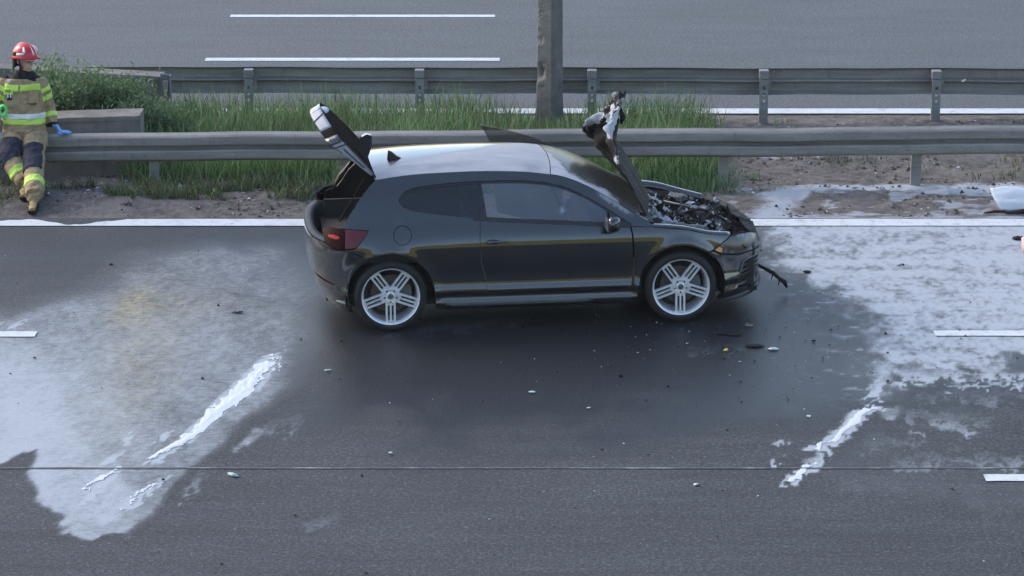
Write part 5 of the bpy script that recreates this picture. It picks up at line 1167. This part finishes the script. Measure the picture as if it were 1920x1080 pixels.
tube(bm, [hd + FW * .092 + UPv * .022, hd + FW * .110 - UPv * .012, hd + FW * .116 - UPv * .026], [.010, .014, .016], 8)
tube(bm, [hd + FW * .086 + LT * .045 + UPv * .022, hd + FW * .098 + UPv * .022, hd + FW * .086 - LT * .045 + UPv * .022], [.010, .012, .010], 8)
tube(bm, [hd + FW * .092 + LT * .022 - UPv * .062, hd + FW * .102 - UPv * .060, hd + FW * .092 - LT * .022 - UPv * .062], [.007, .010, .007], 8)
tube(bm, [hd + LT * .078 + UPv * .02 - FW * .008, hd + LT * .086 - UPv * .01 - FW * .012, hd + LT * .078 - UPv * .035 - FW * .004], [.012, .020, .010], 8, True, .6); tube(bm, [hd - LT * .078 + UPv * .02 - FW * .008, hd - LT * .086 - UPv * .01 - FW * .012, hd - LT * .078 - UPv * .035 - FW * .004], [.012, .020, .010], 8, True, .6)
bones['head'] = ([hd + up * .06, hd - up * .07 + FW * .02], [.095, .075])
bmesh.ops.recalc_face_normals(bm, faces=bm.faces)
tmp = bpy.data.meshes.new('body_raw'); bm.to_mesh(tmp); bm.free()
def remeshed(me, vox, it=2):
    o = bpy.data.objects.new('raw', me); C.objects.link(o); md = o.modifiers.new('r', 'REMESH'); md.mode = 'VOXEL'; md.voxel_size = vox
    ms = o.modifiers.new('s', 'SMOOTH'); ms.factor = .5; ms.iterations = it
    dg = bpy.context.evaluated_depsgraph_get(); dg.update(); out = bpy.data.meshes.new_from_object(o.evaluated_get(dg)); bpy.data.objects.remove(o); bpy.data.meshes.remove(me); return out
body = remeshed(tmp, .0085, 3); body.name = 'body'
nv = len(body.vertices); co = np.zeros(nv * 3, 'f'); body.vertices.foreach_get('co', co); co = co.reshape(-1, 3)
nf = len(body.polygons); fc = np.zeros(nf * 3, 'f'); body.polygons.foreach_get('center', fc); fc = fc.reshape(-1, 3); fn = np.zeros(nf * 3, 'f'); body.polygons.foreach_get('normal', fn); fn = fn.reshape(-1, 3)
# cloth folds as real relief
vnrm = np.zeros(nv * 3, 'f'); body.vertices.foreach_get('normal', vnrm); vnrm = vnrm.reshape(-1, 3)
fold = (fbm(co[:, 0] * 1.2 + co[:, 2] * .8, co[:, 2] * 1.6 - co[:, 0] + co[:, 1] * .7, 3, 8, 11) - .5) * .028
hm = sst(.02, .10, np.linalg.norm(co - np.array(headc), axis=1) - .10); co2 = co + vnrm * (fold * hm)[:, None]; body.vertices.foreach_set('co', co2.ravel().astype('f'))
def nearest(P):
    best = np.full(len(P), 9.); key = np.zeros(len(P), int); tt = np.zeros(len(P))
    for i, (k, (pts, rad)) in enumerate(bones.items()):
        L = [0]; 
        for a, b in zip(pts, pts[1:]): L.append(L[-1] + (b - a).length)
        for j in range(len(pts) - 1):
            a, b = np.array(pts[j]), np.array(pts[j + 1]); d = b - a; t = np.clip(((P - a) @ d) / (d @ d + 1e-9), 0, 1); q = np.linalg.norm(P - a - t[:, None] * d, axis=1) - (rad[j] * (1 - t) + rad[j + 1] * t)
            m = q < best; best[m] = q[m]; key[m] = i; tt[m] = ((L[j] + t * (L[j + 1] - L[j])) / L[-1])[m]
    return key, tt
kk, tt = nearest(fc); KN = list(bones); is_ = lambda *n: np.isin(kk, [KN.index(x) for x in n])
mi = np.zeros(nf, 'i')                                            # 0 khaki 1 black 2 skin 3 boot
mi[is_('neck')] = 1; mi[is_('head')] = 2
hrel = fc - np.array(headc); fwd = hrel @ np.array(FW); lat_ = hrel @ np.array(LT); upz = hrel @ np.array(UPv)
mi[is_('head') & ((fwd < -.015) | (upz < -.135))] = 1
mi[is_('footR', 'footL')] = 3
front = fn[:, 1] < .35
mi[is_('footR', 'footL') & (fc[:, 2] < np.where(is_('footR'), sole_r, sole_l) + .045)] = 1
mi[is_('footR', 'footL') & (np.abs(fn[:, 0]) > .80)] = 1
mi[is_('armR') & (tt > .955)] = 1
yoke = is_('torso', 'armR', 'armL') & (fc[:, 2] > chest.z + .155) & (fc[:, 2] < neckb.z + .2); mi[yoke] = 1
mi[is_('torso') & (np.abs(fc[:, 0] - neckb.x) < .10) & (fc[:, 2] > neckb.z + .03)] = 1
body.polygons.foreach_set('material_index', mi); body.polygons.foreach_set('use_smooth', [True] * nf)
bo = link('body', body, person, [M['khaki'], M['black_cloth'], M['skin'], M['boot']])
co = co2
polys = [tuple(p.vertices) for p in body.polygons]
def cover(name, mask, mat, off=.006, parent=None):
    ids = np.nonzero(mask)[0]
    if not len(ids): return None
    F = [polys[i] for i in ids]; used = sorted({v for f in F for v in f}); mp = {v: i for i, v in enumerate(used)}; P = co[used]; N = vnrm[used]; k = len(used)
    ed = {}
    for f in F:
        for a, b in zip(f, f[1:] + f[:1]):
            if (b, a) in ed: del ed[(b, a)]
            else: ed[(a, b)] = 1
    Q = np.vstack([P + N * off, P - N * .002]); FF = [tuple(mp[v] for v in f) for f in F] + [(mp[b], mp[a], mp[a] + k, mp[b] + k) for a, b in ed]
    me = bpy.data.meshes.new(name); me.from_pydata([tuple(q) for q in Q], [], FF); me.polygons.foreach_set('use_smooth', [True] * len(FF)); return link(name, me, parent or person, M[mat])
zz = fc[:, 2]; ch = is_('torso', 'armR', 'armL')
z_at = lambda v, dy=-.2: aty(46, v, RB + dy).z
slope = lambda x: zz - (.10 * np.abs(fc[:, 0] - (chest.x - .02)))
cb = is_('torso') & (zz > z_at(171) - .0 + .05 * np.abs(fc[:, 0] - chest.x + .02)) & (zz < z_at(159.5) + .05 * np.abs(fc[:, 0] - chest.x + .02))
cover('chest_band', cb & (fc[:, 0] - chest.x + .015 > .012) & front, 'neon'); cover('chest_band', cb & (fc[:, 0] - chest.x + .015 < -.012) & front, 'neon')

cover('waist_band', is_('torso') & (zz > z_at(233)) & (zz < z_at(222.5)), 'neon', .007)
cover('waist_belt', is_('torso') & (zz > z_at(222)) & (zz < z_at(212.5)) & front, 'silver', .010)
cover('waist_belt', is_('torso') & (zz > z_at(222)) & (zz < z_at(212.5)) & ~front, 'black_cloth', .010)
for a in ('armR', 'armL'):
    cover('sleeve_patch', is_(a) & (tt > .155) & (tt < .245), 'neon'); cover('sleeve_band', is_(a) & (tt > .32) & (tt < .42), 'neon'); cover('cuff_band', is_(a) & (tt > .735) & (tt < .835), 'neon')
for a in ('legR', 'legL'):
    cover('knee_pad', is_(a) & (tt > .31) & (tt < (.66 if a == 'legR' else .64)) & ((fn[:, 1] < -.25)), 'navy', .012); cover('leg_band', is_(a) & (tt > .775) & (tt < .875), 'neon')
hem = is_('torso') & (zz < z_at(240)) & (zz > z_at(247)); cover('jacket_hem', hem, 'khaki', .016)
# pockets, badges
def badge(name, u, v, dy, w, h, mat, rz=0., tilt=-12, th=.012, parent=None):
    p = J(u, v, dy); b = bmesh.new(); box(b, -w / 2, w / 2, -th, th, -h / 2, h / 2); bevel(b, .004); o = obj(name, b, M[mat], parent or person, True); o.location = p; o.rotation_euler = (math.radians(tilt), 0, rz); return o
def surf_y(u, v):
    o = Vector((0, 0, CAMH)) - PO; hit, loc, nrm, idx = bo.ray_cast(o, ray(u, v).normalized()); return loc if hit else J(u, v, -.2)
def on(name, u, v, w, h, mat, th=.008, rz=0.):
    p = surf_y(u, v); b = bmesh.new(); box(b, -w / 2, w / 2, -th, th, -h / 2, h / 2); bevel(b, .003); o = obj(name, b, M[mat], person, True); o.location = p; o.rotation_euler = (math.radians(-8), 0, rz); return o
bpy.context.view_layer.update()
nbdg = on('name_badge', 60, 150, .078, .048, 'black_cloth', .008)
pt = on('chest_patch', 16, 171.5, .098, .064, 'neon', .022)
cu = bpy.data.curves.new('PSP', 'FONT'); cu.body = 'PSP'; cu.size = .040; cu.align_x = 'CENTER'; cu.align_y = 'CENTER'; cu.extrude = .001
to = bpy.data.objects.new('t', cu); C.objects.link(to); dg = bpy.context.evaluated_depsgraph_get(); dg.update(); tm = bpy.data.meshes.new_from_object(to.evaluated_get(dg)); bpy.data.objects.remove(to)
lt = link('lettering', tm, pt, M['navy']); lt.location = (0, -.0245, 0); lt.rotation_euler = (math.radians(90), 0, 0)
on('chest_pocket', 63, 182, .105, .13, 'khaki', .012); on('chest_pocket', 22, 190, .115, .12, 'khaki', .012); on('pocket_flap', 63, 194, .06, .02, 'black_cloth', .016)
rd = on('radio', 18, 182, .05, .06, 'black_cloth', .020)
for du in (15.5, 20.5): on('radio_clip', du, 180, .012, .036, 'silver', .026)
on('lamp', 17, 152, .03, .03, 'silver', .02)
on('thigh_pocket', 84, 262, .06, .15, 'khaki', .035); on('pocket_tab', 85, 262, .030, .045, 'navy', .046)
b = bmesh.new(); 
for k in range(2): tube(b, [J(6, 208, -.26 + .01 * k) + Vector((.035 * math.cos(a), 0, (.052 + .008 * k) * math.sin(a))) for a in np.linspace(0, 6.283, 20)], .014, 7, False)
tube(b, [J(1, 214, -.25), J(-4, 222, -.25)], .016, 7); o = obj('rope_coil', b, M['neon_green'], person, True); o['kind'] = 'thing'; del o['kind']
# helmet
def helmet():
    b = bmesh.new(); n, m = 14, 40; c = headc + UPv * .047; rows = []
    for i in range(1, n + 1):
        th = (i / n) * math.radians(98); row = []
        for k in range(m):
            p = 2 * math.pi * k / m; cf, sl = math.cos(p), math.sin(p); a = .150 if cf > 0 else .148; fl = 1 + .06 * sst(.8, 1, i / n) + .14 * sst(.82, 1, i / n) * max(0, cf) ** 2
            sn = math.sin(th) ** .86; x = a * sn * cf * fl; y = .122 * sn * sl * fl; z = .128 * math.cos(th) + .012 * math.exp(-(y / .022) ** 2) - .035 * (i / n) ** 3 * max(0, -cf) + .012 * (i / n) ** 2 * max(0, cf)
            row.append(b.verts.new(c + FW * (x + .008) + LT * y + UPv * z))
        rows.append(row)
    top = b.verts.new(c + UPv * .141 + FW * .008)
    for k in range(m): b.faces.new((top, rows[0][k], rows[0][(k + 1) % m]))
    for A, B in zip(rows, rows[1:]):
        for k in range(m): b.faces.new((A[k], B[k], B[(k + 1) % m], A[(k + 1) % m]))
    last = rows[-1]; inn = [b.verts.new(c + (v.co - c) * .90 - UPv * .004) for v in last]
    for k in range(m): b.faces.new((last[k], inn[k], inn[(k + 1) % m], last[(k + 1) % m]))
    h = obj('helmet', b, M['red'], person, True)
    P = lambda p, t, k=1.018: c + (FW * (.150 * math.sin(t) * math.cos(p) + .008) + LT * (.122 * math.sin(t) * math.sin(p)) + UPv * (.128 * math.cos(t))) * k
    for sg in (-1, 1):      # pale chevron on each flank, stripe along the crown
        b = bmesh.new(); L = [(sg * 1.15, .62), (sg * .98, 1.02), (sg * 1.05, 1.22), (sg * 1.62, 1.34)]
        pts = [P(p, t) for p, t in L]; tube(b, [pts[0], pts[0].lerp(pts[1], .5), pts[1], pts[2], pts[2].lerp(pts[3], .5), pts[3]], [.009, .013, .015, .015, .013, .008], 8); obj('helmet_chevron', b, M['silver'], h, True)
        b = bmesh.new(); tube(b, [P(sg * .20, t, 1.03) for t in np.linspace(.25, 1.25, 8)], [.008] * 8, 6); obj('helmet_stripe', b, M['silver'], h, True)
    b = bmesh.new(); tube(b, [P(p, 1.66, 1.06) for p in np.linspace(-.8, .8, 12)], [.006] * 12, 6); obj('visor_edge', b, M['silver'], h, True)
    for sg in (-1, 1):
        b = bmesh.new(); lathe(b, [(0, -.012), (.022, -.012), (.026, .01)], 16); o = obj('side_knob', b, M['black'], h, True); o.location = P(sg * 1.85, 1.35, 1.0); o.rotation_euler = (0, 0, math.atan2(-(LT * sg).x, (LT * sg).y) + math.pi)
    # neck curtain
    b = bmesh.new(); pr = np.linspace(math.radians(108), math.radians(252), 24); A = [b.verts.new(P(p, 1.66, .97)) for p in pr]; Bm = [b.verts.new(P(p, 1.66, .93) - UPv * .07) for p in pr]; B = [b.verts.new(P(p, 1.66, .95) - UPv * (.15 + .012 * math.sin(p * 6))) for p in pr]
    for r0, r1 in ((A, Bm), (Bm, B)):
        for k in range(23): b.faces.new((r0[k], r0[k + 1], r1[k + 1], r1[k]))
    r_ = bmesh.ops.solidify(b, geom=b.faces[:], thickness=.006); obj('neck_curtain', b, M['black_cloth'], h, True)
    b = bmesh.new(); tube(b, [P(1.45, 1.66, .93), headc + LT * .072 - UPv * .06 + FW * .02, headc - UPv * .112 + FW * .05, headc - LT * .072 - UPv * .06 + FW * .02, P(-1.45, 1.66, .93)], .009, 7); obj('chin_strap', b, M['black_cloth'], h, True)
helmet()
for sg in (-1, 1):
    b = bmesh.new(); bmesh.ops.create_uvsphere(b, u_segments=10, v_segments=8, radius=.011); o = obj('eye', b, M['hair'], person, True); o.location = headc + FW * .093 + LT * (sg * .031) + UPv * .004
# hand: blue glove resting on the rail's top edge
zr = zb(wrR.x + PO.x) + .312
b = bmesh.new(); w0_ = wrR.copy(); top = Vector((0, 0, zr - w0_.z))
pk_ = [w0_, w0_ + Vector((.035, -.0, .0)), Vector((w0_.x + .075, w0_.y + .0, zr + .020)), Vector((w0_.x + .115, w0_.y + .0, zr + .016))]
tube(b, pk_, [.034, .038, .044, .040], 12, True, .55)
for i, (dy, L, d) in enumerate(((-.036, .072, -.10), (-.012, .084, -.02), (.012, .080, .06), (.034, .062, .16))):
    s0 = Vector((w0_.x + .105, w0_.y + dy * .95, zr + .018)); d1 = Vector((math.cos(d), math.sin(d), .10)); d2 = Vector((math.cos(d), math.sin(d), -.18)); tube(b, [s0, s0 + d1 * L * .45, s0 + d1 * L * .45 + d2 * L * .33, s0 + d1 * L * .45 + d2 * L * .62], [.0105, .0098, .009, .007], 8)
s0 = Vector((w0_.x + .050, w0_.y - .032, zr + .014)); tube(b, [s0, s0 + Vector((.028, -.026, 0)), s0 + Vector((.056, -.030, -.012))], [.013, .011, .008], 8)
bmesh.ops.recalc_face_normals(b, faces=b.faces)
hm_ = bpy.data.meshes.new('h'); b.to_mesh(hm_); b.free(); hme = remeshed(hm_, .0038, 2); hme.polygons.foreach_set('use_smooth', [True] * len(hme.polygons)); hme.materials.clear(); g_ = link('glove', hme, person, M['blue_glove'])
# other hand, mostly outside the picture, hanging at the thigh
b = bmesh.new(); tube(b, [wrL, wrL + Vector((.005, -.02, -.05)), wrL + Vector((.01, -.03, -.095))], [.036, .044, .040], 12, True, .6)
for i, (dx, L) in enumerate(((-.034, .065), (-.012, .078), (.012, .075), (.033, .058))):
    s0 = wrL + Vector((.01 + dx, -.03, -.09)); tube(b, [s0, s0 + Vector((0, -.01, -L * .5)), s0 + Vector((0, .012, -L * .9))], [.0105, .0095, .0075], 8)
s0 = wrL + Vector((.03, -.03, -.04)); tube(b, [s0, s0 + Vector((.025, -.02, -.03)), s0 + Vector((.03, -.02, -.06))], [.013, .011, .008], 8)
bmesh.ops.recalc_face_normals(b, faces=b.faces); hm_ = bpy.data.meshes.new('h'); b.to_mesh(hm_); b.free(); hme = remeshed(hm_, .0038, 2); hme.polygons.foreach_set('use_smooth', [True] * len(hme.polygons)); hme.materials.clear(); link('glove', hme, person, M['blue_glove'])
# ================================================================ AIR: thin even haze, added to lift the blacks
bm = bmesh.new(); box(bm, -45, 45, -6, 56, -1.2, 11); bmesh.ops.recalc_face_normals(bm, faces=bm.faces)
hz_m = bpy.data.materials.new('haze'); hz_m.use_nodes = True; hn = hz_m.node_tree; hn.nodes.remove(hn.nodes['Principled BSDF'])
pv = hn.nodes.new('ShaderNodeVolumePrincipled'); pv.inputs['Color'].default_value = (.92, .96, .97, 1); pv.inputs['Density'].default_value = .00032; pv.inputs['Anisotropy'].default_value = .2
hn.links.new(pv.outputs[0], hn.nodes['Material Output'].inputs['Volume'])
hz_o = obj('haze', bm, hz_m); hz_o['kind'] = 'stuff'
